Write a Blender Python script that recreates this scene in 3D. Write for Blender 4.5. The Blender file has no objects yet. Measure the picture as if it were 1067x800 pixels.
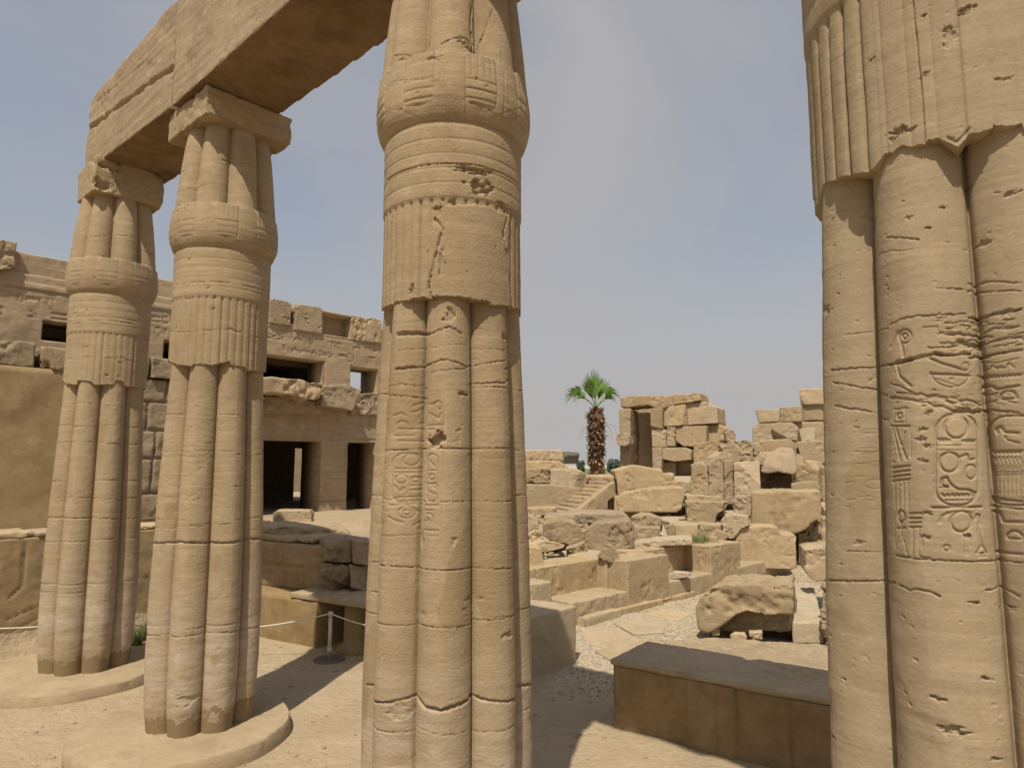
import bpy, bmesh, math, random
import numpy as np
from mathutils import Vector
R_ = math.radians
SC = bpy.context.scene
COL = SC.collection
rng = np.random.default_rng(7)
random.seed(7)

# ------------------------------------------------------------------ camera, sky, sun, exposure
CX, CY, FPX, TH, HC = 533.5, 400.0, 702.0, R_(6.8), 2.5
cam_d = bpy.data.cameras.new('camera'); cam = bpy.data.objects.new('camera', cam_d); COL.objects.link(cam)
cam_d.sensor_width = 36; cam_d.lens = 36*FPX/1067; cam_d.clip_start = .05; cam_d.clip_end = 3000
cam.location = (0, 0, HC); cam.rotation_euler = (R_(90)+TH, 0, 0)
SC.camera = cam
SUN_AZ, SUN_EL = R_(14), R_(58.8)            # light travels towards +Y, 14 degrees to the right
W = bpy.data.worlds.new('World'); SC.world = W; W.use_nodes = True
nt = W.node_tree; nt.nodes.clear()
wo = nt.nodes.new('ShaderNodeOutputWorld'); bg = nt.nodes.new('ShaderNodeBackground')
sky = nt.nodes.new('ShaderNodeTexSky'); sky.sky_type = 'NISHITA'; sky.sun_disc = False
sky.sun_elevation = SUN_EL; sky.sun_rotation = R_(180)+SUN_AZ
sky.air_density = 1.3; sky.dust_density = 2.2; sky.ozone_density = 1.5; sky.altitude = 0
tc = nt.nodes.new('ShaderNodeTexCoord'); mp = nt.nodes.new('ShaderNodeMapping')
mp.inputs['Scale'].default_value = (1.0, 1.0, 1.7); mp.inputs['Rotation'].default_value = (0, R_(35), R_(20))
nz = nt.nodes.new('ShaderNodeTexNoise'); nz.inputs['Scale'].default_value = 1.5; nz.inputs['Detail'].default_value = 7; nz.inputs['Roughness'].default_value = .5
nz.inputs['Distortion'].default_value = .5
cr = nt.nodes.new('ShaderNodeValToRGB'); cr.color_ramp.elements[0].position = .36; cr.color_ramp.elements[1].position = .78
cr.color_ramp.elements[0].color = (.28, .28, .28, 1); cr.color_ramp.elements[1].color = (.92, .92, .92, 1)
mx = nt.nodes.new('ShaderNodeMix'); mx.data_type = 'RGBA'
mx.inputs['B'].default_value = (3.95, 3.80, 3.80, 1)          # thin high haze
nt.links.new(tc.outputs['Generated'], mp.inputs[0]); nt.links.new(mp.outputs[0], nz.inputs['Vector'])
nt.links.new(nz.outputs['Fac'], cr.inputs[0]); sx = nt.nodes.new('ShaderNodeSeparateXYZ'); nt.links.new(tc.outputs['Generated'], sx.inputs[0])
mr = nt.nodes.new('ShaderNodeMapRange'); nt.links.new(sx.outputs['Z'], mr.inputs['Value']); mr.inputs['From Min'].default_value = .55; mr.inputs['From Max'].default_value = .10
def wm(op, a, b=None):
    n_ = nt.nodes.new('ShaderNodeMath'); n_.operation = op
    for i_, v_ in enumerate((a, b)):
        if v_ is None: continue
        if isinstance(v_, (int, float)): n_.inputs[i_].default_value = v_
        else: nt.links.new(v_, n_.inputs[i_])
    return n_.outputs[0]
az = wm('ARCTAN2', sx.outputs['X'], sx.outputs['Y'])                    # a pale cloud veil standing ahead, torn by the noise
az = wm('ADD', az, wm('MULTIPLY', wm('SUBTRACT', nz.outputs['Fac'], .5), .9))
az = wm('ADD', az, wm('MULTIPLY', sx.outputs['Z'], -.25))
vq = wm('DIVIDE', wm('SUBTRACT', az, .10), .30); veil = wm('MULTIPLY', wm('EXPONENT', wm('MULTIPLY', wm('MULTIPLY', vq, vq), -1.0)), .9)
cv = wm('MAXIMUM', cr.outputs[0], veil)
ma = nt.nodes.new('ShaderNodeMath'); ma.operation = 'MAXIMUM'; nt.links.new(cv, ma.inputs[0]); nt.links.new(mr.outputs[0], ma.inputs[1]); nt.links.new(ma.outputs[0], mx.inputs['Factor'])
nt.links.new(sky.outputs[0], mx.inputs['A']); nt.links.new(mx.outputs['Result'], bg.inputs[0])
bg.inputs[1].default_value = .115
nt.links.new(bg.outputs[0], wo.inputs[0])
sl = bpy.data.lights.new('sun', 'SUN'); sun = bpy.data.objects.new('sun', sl); COL.objects.link(sun)
sl.energy = 5.0; sl.angle = R_(.6); sl.color = (1, .925, .80)
sdir = Vector((math.sin(SUN_AZ)*math.cos(SUN_EL), math.cos(SUN_AZ)*math.cos(SUN_EL), -math.sin(SUN_EL)))
sun.rotation_euler = sdir.to_track_quat('-Z', 'Y').to_euler(); sun.location = (-5, -20, 30)
SC.view_settings.view_transform = 'Standard'; SC.view_settings.look = 'None'
SC.view_settings.exposure = 0.0; SC.view_settings.gamma = 1
SC.render.resolution_x = 1024; SC.render.resolution_y = 767
SC.cycles.max_bounces = 6

# ------------------------------------------------------------------ measuring helpers (photo pixel -> real point)
def ray(px, py):
    a = (px-CX)/FPX; b = (CY-py)/FPX
    return np.array([a, math.cos(TH)-b*math.sin(TH), math.sin(TH)+b*math.cos(TH)])
def at(px, py, h=0.):
    r = ray(px, py); t = (h-HC)/r[2]; return np.array([r[0]*t, r[1]*t, h])
def atY(px, py, Y):
    r = ray(px, py); t = Y/r[1]; return np.array([r[0]*t, Y, HC+r[2]*t])
U = np.array([-.737, .676]); V = np.array([.676, .737])       # along the colonnade / across it
U /= np.linalg.norm(U); V = np.array([U[1], -U[0]])
def uv(u, v, z=0.): p = U*u+V*v; return (p[0], p[1], z)
class Plane:                                                  # a vertical plane: point o, horizontal tangent d
    def __init__(s, o, d):
        s.o = np.array(o[:2], float); s.d = np.array(d[:2], float); s.d /= np.linalg.norm(s.d)
        s.n = np.array([s.d[1], -s.d[0]])                     # towards the camera side for d pointing right
    def hit(s, px, py):
        r = ray(px, py); A = np.array([[r[0], -s.d[0]], [r[1], -s.d[1]]])
        t, k = np.linalg.solve(A, s.o); return k, HC+r[2]*t
    def pt(s, k, h, back=0.): p = s.o+s.d*k-s.n*back; return (p[0], p[1], h)

# ------------------------------------------------------------------ numpy value noise
_P = rng.permutation(256); _P = np.concatenate([_P, _P, _P]); _V = rng.random(256)*2-1
def vnoise(p):
    i = np.floor(p).astype(np.int64); f = p-i; f = f*f*(3-2*f); i &= 255
    x, y, z = i[:, 0], i[:, 1], i[:, 2]; out = 0
    for dx in (0, 1):
        wx = f[:, 0] if dx else 1-f[:, 0]
        for dy in (0, 1):
            wy = f[:, 1] if dy else 1-f[:, 1]
            for dz in (0, 1):
                wz = f[:, 2] if dz else 1-f[:, 2]
                out = out+wx*wy*wz*_V[_P[_P[_P[(x+dx) & 255]+((y+dy) & 255)]+((z+dz) & 255)]]
    return out
def fbm(p, sc=1., octv=4, gain=.5):
    a = 1.; s = 0; n = 0.
    p = np.asarray(p, float)*sc
    for _ in range(octv): s = s+a*vnoise(p+n*17.3); n += 1; p = p*2.03; a *= gain
    return s

# ------------------------------------------------------------------ object helpers
def tag(o, label=None, cat=None, group=None, kind=None):
    if label: o['label'] = label
    if cat: o['category'] = cat
    if group: o['group'] = group
    if kind: o['kind'] = kind
    return o
def empty(name, loc=(0, 0, 0)):
    o = bpy.data.objects.new(name, None); COL.objects.link(o); o.location = loc; o.empty_display_size = .2; return o
def link_mesh(name, me, mat, parent=None, smooth=False):
    o = bpy.data.objects.new(name, me); COL.objects.link(o)
    if mat: me.materials.append(mat)
    if smooth: me.shade_smooth()
    if parent:
        o.parent = parent; o.location = -parent.location
    return o
def mesh_np(name, verts, faces, mat, parent=None, smooth=True):
    me = bpy.data.meshes.new(name); verts = np.asarray(verts, np.float32)
    me.vertices.add(len(verts)); me.vertices.foreach_set('co', verts.ravel())
    if isinstance(faces, np.ndarray):
        n = len(faces); k = faces.shape[1]
        me.loops.add(n*k); me.loops.foreach_set('vertex_index', faces.astype(np.int32).ravel())
        me.polygons.add(n); me.polygons.foreach_set('loop_start', np.arange(0, n*k, k, dtype=np.int32))
        me.update(calc_edges=True); me.validate()
    else:
        me.clear_geometry(); me.from_pydata([tuple(map(float, v)) for v in verts], [], [tuple(map(int, f)) for f in faces]); me.update()
    return link_mesh(name, me, mat, parent, smooth)

# ------------------------------------------------------------------ materials
class NT:
    def __init__(s, name):
        s.m = bpy.data.materials.new(name); s.m.use_nodes = True; s.t = s.m.node_tree
        s.b = s.t.nodes['Principled BSDF']; s.b.inputs['Specular IOR Level'].default_value = .15
    def n(s, typ, **kw):
        x = s.t.nodes.new(typ)
        for k, v in kw.items(): setattr(x, k, v)
        return x
    def l(s, a, b): s.t.links.new(a, b)
    def noise(s, vec, scale, detail=4, rough=.55, dist=0):
        x = s.n('ShaderNodeTexNoise'); x.inputs['Scale'].default_value = scale; x.inputs['Detail'].default_value = detail
        x.inputs['Roughness'].default_value = rough; x.inputs['Distortion'].default_value = dist; s.l(vec, x.inputs['Vector']); return x.outputs['Fac']
    def scl(s, vec, sx, sy, sz):
        x = s.n('ShaderNodeVectorMath', operation='MULTIPLY'); s.l(vec, x.inputs[0]); x.inputs[1].default_value = (sx, sy, sz); return x.outputs[0]
    def ramp(s, fac, lo, hi, a=0., b=1.):
        x = s.n('ShaderNodeMapRange'); s.l(fac, x.inputs['Value']); x.inputs['From Min'].default_value = lo; x.inputs['From Max'].default_value = hi
        x.inputs['To Min'].default_value = a; x.inputs['To Max'].default_value = b; return x.outputs['Result']
    def math(s, op, a, b=0.):
        x = s.n('ShaderNodeMath', operation=op)
        for i, v in enumerate((a, b)):
            if isinstance(v, (int, float)): x.inputs[i].default_value = v
            else: s.l(v, x.inputs[i])
        return x.outputs[0]
    def mix(s, fac, a, b, blend='MIX'):
        x = s.n('ShaderNodeMix', data_type='RGBA', blend_type=blend)
        for k, v in (('Factor', fac), ('A', a), ('B', b)):
            if isinstance(v, (int, float)): x.inputs[k].default_value = v
            elif isinstance(v, tuple): x.inputs[k].default_value = (*v, 1)
            else: s.l(v, x.inputs[k])
        return x.outputs['Result']
    def bump(s, h, dist, strength=1., prev=None):
        x = s.n('ShaderNodeBump'); x.inputs['Distance'].default_value = dist; x.inputs['Strength'].default_value = strength
        s.l(h, x.inputs['Height'])
        if prev is not None: s.l(prev, x.inputs['Normal'])
        return x.outputs[0]
    def pos(s, obj=False):
        if obj: return s.n('ShaderNodeTexCoord').outputs['Object']
        return s.n('ShaderNodeNewGeometry').outputs['Position']
def stone(name, c1, c2, dark=None, bed=.5, fine=1., pits=.5, rnd=.10, column=False, rough=.92, blotch=1.2):
    k = NT(name); P = k.pos()
    big = k.noise(P, blotch, 5, .6, .3)
    col = k.mix(k.ramp(big, .35, .65), c1, c2)
    beds = k.noise(k.scl(P, .5, .5, 14), 1.6, 6, .6, .25)
    col = k.mix(k.ramp(beds, .35, .72, 0, bed), col, tuple(x*.72 for x in c2))
    lgt = k.noise(k.scl(P, 1, 1, 3), 3.3, 6, .65)
    col = k.mix(k.ramp(lgt, .52, .75, 0, .45), col, tuple(min(1, x*1.28) for x in c1))
    if dark:
        dk = k.noise(k.scl(P, 1, 1, .6), 2.1, 7, .7)
        col = k.mix(k.ramp(dk, .52, .70, 0, .7), col, dark)
    bed2 = k.noise(k.scl(P, .9, .9, 26), 3.0, 5, .6, .15)
    col = k.mix(k.ramp(bed2, .45, .68, 0, .42*min(1, bed*1.6)), col, tuple(x*.62 for x in c2))
    mot = k.noise(P, 11, 7, .7)
    col = k.mix(k.ramp(mot, .50, .72, 0, .38), col, tuple(x*.66 for x in c2))
    col = k.mix(k.ramp(mot, .46, .30, 0, .30), col, tuple(min(1, x*1.25) for x in c1))
    if column:
        z = k.n('ShaderNodeSeparateXYZ'); k.l(P, z.inputs[0]); z = z.outputs['Z']
        zn = k.math('ADD', z, k.ramp(k.noise(P, 2.6, 5, .6), .3, .7, -.22, .22))
        # salt-whitened belt above the foot, and the smooth brown repair mortar of the foot
        salt = k.math('MULTIPLY', k.ramp(zn, .2, .55), k.ramp(zn, 1.7, .8))
        sn = k.ramp(k.noise(k.scl(P, 1.6, 1.6, 6), 2.0, 8, .72, .6), .36, .60)
        col = k.mix(k.math('MULTIPLY', k.math('MULTIPLY', salt, sn), .85), col, (.53, .445, .35))
        dz = k.math('FLOOR', k.math('MULTIPLY', k.math('ADD', z, .21), 1.62)); cmb = k.n('ShaderNodeCombineXYZ'); k.l(dz, cmb.inputs[2])
        wn = k.n('ShaderNodeTexWhiteNoise'); k.l(cmb.outputs[0], wn.inputs[0])
        col = k.mix(k.ramp(wn.outputs['Value'], 0, 1, 0, .38), col, tuple(x*.80 for x in c2))
        z2 = k.math('ADD', z, k.ramp(k.noise(P, 5, 4, .7), .3, .7, -.10, .10))
        foot = k.ramp(z2, .31, .30)
        col = k.mix(k.math('MULTIPLY', foot, .9), col, (.215, .15, .075))
        pn = k.noise(k.scl(P, 1, 1, .55), 1.9, 2, .4)
        pm = k.math('MULTIPLY', k.ramp(pn, .625, .635), k.ramp(z, 3.3, 2.9))
        col = k.mix(k.math('MULTIPLY', pm, .75), col, (.27, .195, .105))
        wh = k.noise(k.scl(P, 9, 9, .7), 2.5, 5, .7)
        wz = k.math('MULTIPLY', k.ramp(wh, .60, .72), k.ramp(k.noise(P, 1.7, 3), .5, .6))
        col = k.mix(k.math('MULTIPLY', wz, .35), col, (.5, .45, .37))
    grain = k.noise(P, 95, 3, .7)
    col = k.mix(k.ramp(grain, .3, .7, 0, .32), col, tuple(x*.62 for x in c2))
    if rnd:
        oi = k.n('ShaderNodeObjectInfo').outputs['Random']
        hs = k.n('ShaderNodeHueSaturation'); k.l(col, hs.inputs['Color']); k.l(k.ramp(oi, 0, 1, 1-rnd, 1+rnd), hs.inputs['Value'])
        k.l(k.ramp(k.math('FRACT', k.math('MULTIPLY', oi, 7.7), 0), 0, 1, .9, 1.08), hs.inputs['Saturation'])
        col = hs.outputs['Color']
    k.l(col, k.b.inputs['Base Color']); k.b.inputs['Roughness'].default_value = rough
    n1 = k.bump(beds, .008*bed, .6)
    n2 = k.bump(k.noise(P, 34, 8, .72), .009*fine, .9, n1)
    vo = k.n('ShaderNodeTexVoronoi'); vo.inputs['Scale'].default_value = 34; k.l(P, vo.inputs['Vector'])
    pm = k.math('MULTIPLY', k.ramp(vo.outputs['Distance'], .0, .28), 1.0)
    gate = k.ramp(k.noise(P, 6, 3), .48, .6)
    ph = k.math('SUBTRACT', 1.0, k.math('MULTIPLY', k.math('SUBTRACT', 1.0, pm), gate))
    n3 = k.bump(ph, .006*pits, .8, n2)
    n4 = k.bump(grain, .0022*fine, .8, n3)
    k.l(n4, k.b.inputs['Normal']); return k.m
M = {}
M['col']   = stone('column_sandstone', (.425, .322, .195), (.345, .255, .15), (.23, .16, .09), bed=.5, column=True, rnd=0, fine=.7)
M['near']  = stone('near_column_sandstone', (.40, .312, .197), (.335, .257, .158), (.24, .185, .115), bed=.38, column=True, rnd=0, fine=.32, pits=.4)
M['beam']  = stone('beam_sandstone', (.43, .325, .20), (.36, .265, .155), (.22, .155, .085), bed=.65, rnd=.04, fine=1.3)
M['wall']  = stone('wall_sandstone', (.455, .335, .20), (.375, .27, .155), (.23, .16, .09), bed=.6, rnd=.05)
M['block'] = stone('block_sandstone', (.455, .35, .22), (.38, .285, .17), (.27, .195, .115), bed=.5, rnd=.15, fine=1.6)
M['rough'] = stone('rough_sandstone', (.45, .345, .22), (.37, .28, .17), (.20, .15, .095), bed=.5, rnd=.10, fine=3.6, pits=3.)
M['plaster'] = stone('mud_plaster', (.34, .25, .14), (.29, .21, .115), (.22, .155, .085), bed=.15, rnd=.03, fine=.6, pits=.3)
M['lowwall'] = stone('low_wall_plaster', (.43, .33, .20), (.375, .28, .165), (.27, .20, .12), bed=.18, rnd=.04, fine=.6, pits=.3)
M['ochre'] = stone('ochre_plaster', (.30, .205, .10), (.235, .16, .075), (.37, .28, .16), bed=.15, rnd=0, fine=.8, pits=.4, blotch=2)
M['soffit'] = stone('shade_toned_soffit', (.30, .205, .11), (.20, .13, .065), (.12, .075, .035), bed=.15, rnd=0, fine=3.2, pits=2.0, blotch=3.)  # beam undersides: shade and warm ground bounce put into the colour
M['paving'] = stone('worn_paving', (.44, .345, .22), (.38, .29, .18), (.30, .225, .135), bed=.1, rnd=.08, fine=1.2)
M['cement'] = stone('grey_cement_top', (.42, .325, .205), (.35, .27, .165), (.28, .21, .12), bed=.05, rnd=0, fine=1.2, pits=.8)
M['pale']  = stone('pale_rough_stone', (.54, .445, .31), (.46, .37, .25), None, bed=.25, rnd=.05, fine=2.8, pits=1.5)
M['disc']  = stone('base_disc_stone', (.42, .325, .20), (.36, .272, .165), (.28, .205, .12), bed=.2, rnd=0, fine=1., pits=.8)

def sand_mat():
    k = NT('sand_ground'); P = k.pos()
    big = k.noise(P, .55, 6, .6, .4); mid = k.noise(P, 3.5, 6, .65)
    c = k.mix(k.ramp(big, .36, .64), (.375, .292, .185), (.305, .235, .145))
    c = k.mix(k.ramp(mid, .5, .72, 0, .5), c, (.45, .365, .245))
    vo = k.n('ShaderNodeTexVoronoi'); vo.inputs['Scale'].default_value = 26; k.l(P, vo.inputs['Vector'])
    gm = k.n('ShaderNodeSeparateXYZ'); k.l(P, gm.inputs[0])
    # gravelled passage to the right of the colonnade
    gx = k.math('MULTIPLY', k.ramp(k.math('ADD', gm.outputs['X'], k.ramp(mid, .3, .7, -.5, .5)), -.1, .5), k.ramp(gm.outputs['Y'], 7.6, 8.3))
    vc = k.n('ShaderNodeSeparateColor'); k.l(vo.outputs['Color'], vc.inputs[0])
    gc = k.mix(vc.outputs[0], (.33, .27, .18), (.56, .48, .36))
    c = k.mix(k.math('MULTIPLY', gx, .75), c, gc)
    c = k.mix(k.ramp(k.noise(P, 60, 3, .7), .35, .7, 0, .3), c, (.36, .26, .16))
    k.l(c, k.b.inputs['Base Color']); k.b.inputs['Roughness'].default_value = .95
    n = k.bump(k.noise(P, 4, 7, .6), .055, .8)
    n = k.bump(k.noise(P, 13, 4, .5, .6), .022, .8, n)
    c = k.mix(k.ramp(k.noise(P, 9, 8, .75, .5), .50, .68, 0, .35), c, (.27, .20, .12))
    k.l(c, k.b.inputs['Base Color'])
    n = k.bump(k.math('MULTIPLY', k.ramp(vo.outputs['Distance'], .5, 0), gx), .022, .9, n)
    n = k.bump(k.noise(P, 45, 5, .7), .008, .8, n)
    k.l(n, k.b.inputs['Normal']); return k.m
M['sand'] = sand_mat()
def plain(name, c, rough=.6, metal=0., var=.0, scale=8, spec=.3):
    k = NT(name); k.b.inputs['Roughness'].default_value = rough; k.b.inputs['Metallic'].default_value = metal
    k.b.inputs['Specular IOR Level'].default_value = spec
    n = k.noise(k.pos(), scale, 5, .65)
    col = k.mix(k.ramp(n, .35, .7, 0, max(var, .15)), c, tuple(x*.55 for x in c)); k.l(col, k.b.inputs['Base Color'])
    k.l(k.bump(n, .003, .5), k.b.inputs['Normal']); return k.m
M['post'] = plain('cream_painted_metal', (.52, .48, .34), .5, 0, .25, 14)
M['rope'] = plain('white_cord', (.62, .58, .48), .9, 0, .2, 40)
M['plate'] = plain('dark_iron_plate', (.16, .13, .10), .6, .3, .4)
M['boots'] = plain('dry_leaf_bases', (.13, .075, .04), .9, 0, .6, 14)
M['bootlight'] = plain('pale_leaf_stubs', (.40, .26, .15), .9, 0, .4, 14)
M['frond'] = plain('fan_frond_green', (.15, .25, .06), .55, 0, .3, 5)
M['frond'].node_tree.nodes['Principled BSDF'].inputs['Transmission Weight'].default_value = 0
M['grass'] = plain('grass_green', (.17, .20, .07), .8, 0, .4, 20)
M['leaf'] = plain('far_tree_leaves', (.10, .14, .10), .8, 0, .4, 1)
M['bark'] = plain('bark', (.12, .09, .06), .9)
M['field'] = plain('field_green', (.16, .19, .08), .9, 0, .5, .1)
M['greybuild'] = plain('grey_render', (.20, .175, .15), .9, 0, .3, 1)
M['dark'] = plain('dark_opening', (.05, .04, .03), .9)

# ------------------------------------------------------------------ stone blocks: outline + real thickness, voxel remeshed and eroded
_tmpn = 0
def prism_mesh(front, back):
    """front/back: equal-length lists of 3D points"""
    bm = bmesh.new(); n = len(front)
    a = [bm.verts.new(p) for p in front]; b = [bm.verts.new(p) for p in back]
    bm.faces.new(a); bm.faces.new(b[::-1])
    for i in range(n): bm.faces.new((a[(i+1) % n], a[i], b[i], b[(i+1) % n]))
    bmesh.ops.recalc_face_normals(bm, faces=bm.faces)
    return bm
def cut_corners(bm, n, seed, lo=.84, hi=.97):
    r = random.Random(seed); c = Vector((0, 0, 0))
    for v in bm.verts: c += v.co/len(bm.verts)
    for _ in range(n):
        if not bm.verts: return
        v = r.choice(list(bm.verts)).co.copy(); d = v-c; L = d.length
        nn = (d.normalized()+Vector((r.uniform(-.5, .5), r.uniform(-.5, .5), r.uniform(-.5, .5)))).normalized()
        co = c+d*r.uniform(lo, hi)
        bmesh.ops.bisect_plane(bm, geom=bm.verts[:]+bm.edges[:]+bm.faces[:], plane_co=co, plane_no=nn, clear_outer=True)
        e = [x for x in bm.edges if x.is_boundary]
        if e: bmesh.ops.holes_fill(bm, edges=e)
def erode(name, bm, mat, parent=None, vox=None, amp=.02, chip=.04, scale=3., strata=0., seed=0., cuts=0, grooves=()):
    if cuts: cut_corners(bm, cuts, int(seed*10)+1)
    me = bpy.data.meshes.new('raw'); bm.to_mesh(me); bm.free()
    co = np.empty(len(me.vertices)*3, np.float32); me.vertices.foreach_get('co', co); co = co.reshape(-1, 3)
    ext = co.max(0)-co.min(0); size = float(np.sort(ext)[1:].mean())
    if vox is None: vox = max(size/62, .010)
    o = bpy.data.objects.new('tmp', me); COL.objects.link(o)
    md = o.modifiers.new('r', 'REMESH'); md.mode = 'VOXEL'; md.voxel_size = vox
    dg = bpy.context.evaluated_depsgraph_get(); ev = o.evaluated_get(dg)
    m2 = bpy.data.meshes.new_from_object(ev); bpy.data.objects.remove(o); bpy.data.meshes.remove(me)
    n = len(m2.vertices); co = np.empty(n*3, np.float32); m2.vertices.foreach_get('co', co); co = co.reshape(-1, 3).astype(float)
    no = np.empty(n*3, np.float32); m2.vertices.foreach_get('normal', no); no = no.reshape(-1, 3)
    q = co+seed*3.7
    rd = 1-np.abs(fbm(q+11., scale*1.6, 5, .6))*2.2
    d = amp*.55*fbm(q, scale, 6, .62)-amp*.7*np.clip(rd-.55, 0, 1)
    c = fbm(q+31., scale*.7, 5, .6); d -= chip*.8*np.clip((c-.22)*5, 0, 1)*np.clip(.6+fbm(q+5, scale*3, 3), 0, 1.2)
    if strata: d += strata*fbm(q*np.array([.35, .35, 6.]), 2.2, 4, .6)
    for (a_, b_, w_, dp_) in grooves:
        a_ = np.array(a_); ab = np.array(b_)-a_; t_ = np.clip(((co-a_)@ab)/(ab@ab), 0, 1); ds = np.linalg.norm(co-a_-t_[:, None]*ab, axis=1)+.02*fbm(co, 4, 3)
        d -= dp_*np.clip(1-ds/w_, 0, 1)
    co += no*d[:, None]
    m2.vertices.foreach_set('co', co.astype(np.float32).ravel()); m2.materials.clear(); m2.update(); m2.name = name
    return link_mesh(name, m2, mat, parent, True)
def block(name, pts, Y, thick, mat='block', yaw=0., lean=0., parent=None, cuts=4, label=None, cat=None, group=None, drop=0., grow=0., **kw):
    """pts: outline of the visible face in photo pixels; Y: distance of its centre; yaw: turn of the face (deg, + = right end farther)"""
    cx = sum(p[0] for p in pts)/len(pts); cy = sum(p[1] for p in pts)/len(pts)
    c = atY(cx, cy, Y); yaw -= math.degrees(math.atan2(c[0], c[1])); pl = Plane(c, (math.cos(R_(yaw)), math.sin(R_(yaw))))
    F = [pl.hit(*p) for p in pts]
    mh = min(h for _, h in F)
    F = [(s, h-(drop if h < mh+.25*(max(x[1] for x in F)-mh) else 0)) for s, h in F]
    ms = sum(s for s, _ in F)/len(F); mhh = sum(h for _, h in F)/len(F)
    fr = [pl.pt(s, h) for s, h in F]
    k = 1-lean
    bk = [pl.pt(ms+(s-ms)*k, mh+(h-mh)*k, thick) for s, h in F]
    bm = prism_mesh(fr, bk)
    _b = block.n = getattr(block, 'n', 0)+1
    if name in ('stone_block', 'large_block', 'standing_stone', 'stone_slab', 'rough_block', 'course_block'): cuts = min(cuts, 1)
    o = erode(name, bm, M[mat], parent, seed=_b, cuts=cuts, **kw)
    if label: tag(o, label, cat or name.replace('_', ' '), group)
    # put origin at the block's base
    if parent is None:
        me = o.data; n = len(me.vertices); a = np.empty(n*3, np.float32); me.vertices.foreach_get('co', a); a = a.reshape(-1, 3)
        b = np.array([a[:, 0].mean(), a[:, 1].mean(), a[:, 2].min()], np.float32); me.vertices.foreach_set('co', (a-b).ravel()); me.update(); o.location = b.tolist()
    return o
def box_bm(plane, s0, s1, h0, h1, b0, b1):
    f = [plane.pt(s0, h0, b0), plane.pt(s1, h0, b0), plane.pt(s1, h1, b0), plane.pt(s0, h1, b0)]
    g = [plane.pt(s0, h0, b1), plane.pt(s1, h0, b1), plane.pt(s1, h1, b1), plane.pt(s0, h1, b1)]
    return prism_mesh(f, g)
def ebox(name, plane, s0, s1, h0, h1, b0, b1, mat, parent=None, **kw):
    ebox.n = getattr(ebox, 'n', 0)+1
    d = dict(amp=.008, chip=.015, scale=2.5); d.update(kw)
    return erode(name, box_bm(plane, s0, s1, h0, h1, b0, b1), M[mat], parent, seed=ebox.n*1.3, **d)
def mesh_bm(name, bm, mat, parent=None, smooth=False):
    me = bpy.data.meshes.new(name); bmesh.ops.recalc_face_normals(bm, faces=bm.faces); bm.to_mesh(me); bm.free()
    return link_mesh(name, me, mat, parent, smooth)
def tube(bm, pts, r0, r1=None, n=8, cap=True):
    r1 = r0 if r1 is None else r1; rings = []; m = len(pts)
    for i, p in enumerate(pts):
        p = Vector(p); a = Vector(pts[max(i-1, 0)]); b = Vector(pts[min(i+1, m-1)]); t = (b-a).normalized()
        x = t.orthogonal().normalized() if i == 0 else (px_-t*px_.dot(t)).normalized()
        px_ = x; y = t.cross(x); r = r0+(r1-r0)*i/(m-1)
        rings.append([bm.verts.new(p+x*math.cos(2*math.pi*k/n)*r+y*math.sin(2*math.pi*k/n)*r) for k in range(n)])
    for i in range(m-1):
        for k in range(n): bm.faces.new((rings[i][k], rings[i][(k+1) % n], rings[i+1][(k+1) % n], rings[i+1][k]))
    if cap: bm.faces.new(rings[0][::-1]); bm.faces.new(rings[-1])

# ------------------------------------------------------------------ ground
PW0 = at(602, 652)[:2]; PW1 = at(830, 594)[:2]; PWALL = Plane(PW0, PW1-PW0)      # foot of the low wall on the right
def sstep(x, a, b): t = np.clip((x-a)/(b-a), 0, 1); return t*t*(3-2*t)
def ground_h(x, y):
    p = np.stack([x, y, np.zeros_like(x)], 1)
    dn = -((x-PW0[0])*PWALL.n[0]+(y-PW0[1])*PWALL.n[1])        # distance behind the low wall's face
    h = .74*sstep(dn, .7, 1.0)*sstep(x, -.3, .4)
    m = sstep(x, 2.6, 4.4)*sstep(y, 15, 17.5)
    h += m*np.interp(y, [15, 18, 21, 25.5, 32, 50], [0, .25, .8, 1.25, 1.1, .6])
    h = np.where(x < .9, h+.25*sstep(y, 17, 21), h)
    uu = x*U[0]+y*U[1]; vv = x*V[0]+y*V[1]
    left = sstep(uu, 10.9, 11.2)*sstep(x, 1.0, -.5)
    h = np.maximum(h, 1.38*left*sstep(y, 7, 9))
    h = np.maximum(h, 1.25*sstep(vv, 6.1, 6.5)*sstep(uu, 7.9, 8.3)*sstep(x, .3, -.8))
    n = (fbm(p, .5, 4)*.035+fbm(p, 3, 3)*.008)*(.35+.65*sstep(y, 9, 13))
    n = n+sstep(y, 18, 30)*fbm(p, .35, 4)*.12
    far = sstep(y, 45, 70)
    return h*(1-far)+far*.0+n*(1-far)
def make_ground():
    xs = np.concatenate([np.linspace(-700, -40, 12)[:-1], np.linspace(-40, -14, 40)[:-1], np.linspace(-14, 20, 330)[:-1], np.linspace(20, 50, 40)[:-1], np.linspace(50, 900, 12)])
    ys = np.concatenate([np.linspace(-60, -4, 12)[:-1], np.linspace(-4, 32, 330)[:-1], np.linspace(32, 80, 70)[:-1], np.linspace(80, 1800, 20)])
    X, Y = np.meshgrid(xs, ys); h = ground_h(X.ravel(), Y.ravel())
    v = np.stack([X.ravel(), Y.ravel(), h], 1); nx, ny = len(xs), len(ys)
    i = np.arange((nx-1)*(ny-1)); a = (i//(nx-1))*nx+i % (nx-1)
    f = np.stack([a, a+1, a+nx+1, a+nx], 1)
    tag(mesh_np('ground', v, f, M['sand']), kind='structure')
make_ground()
def gh(x, y): return float(ground_h(np.array([float(x)]), np.array([float(y)]))[0])

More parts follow.
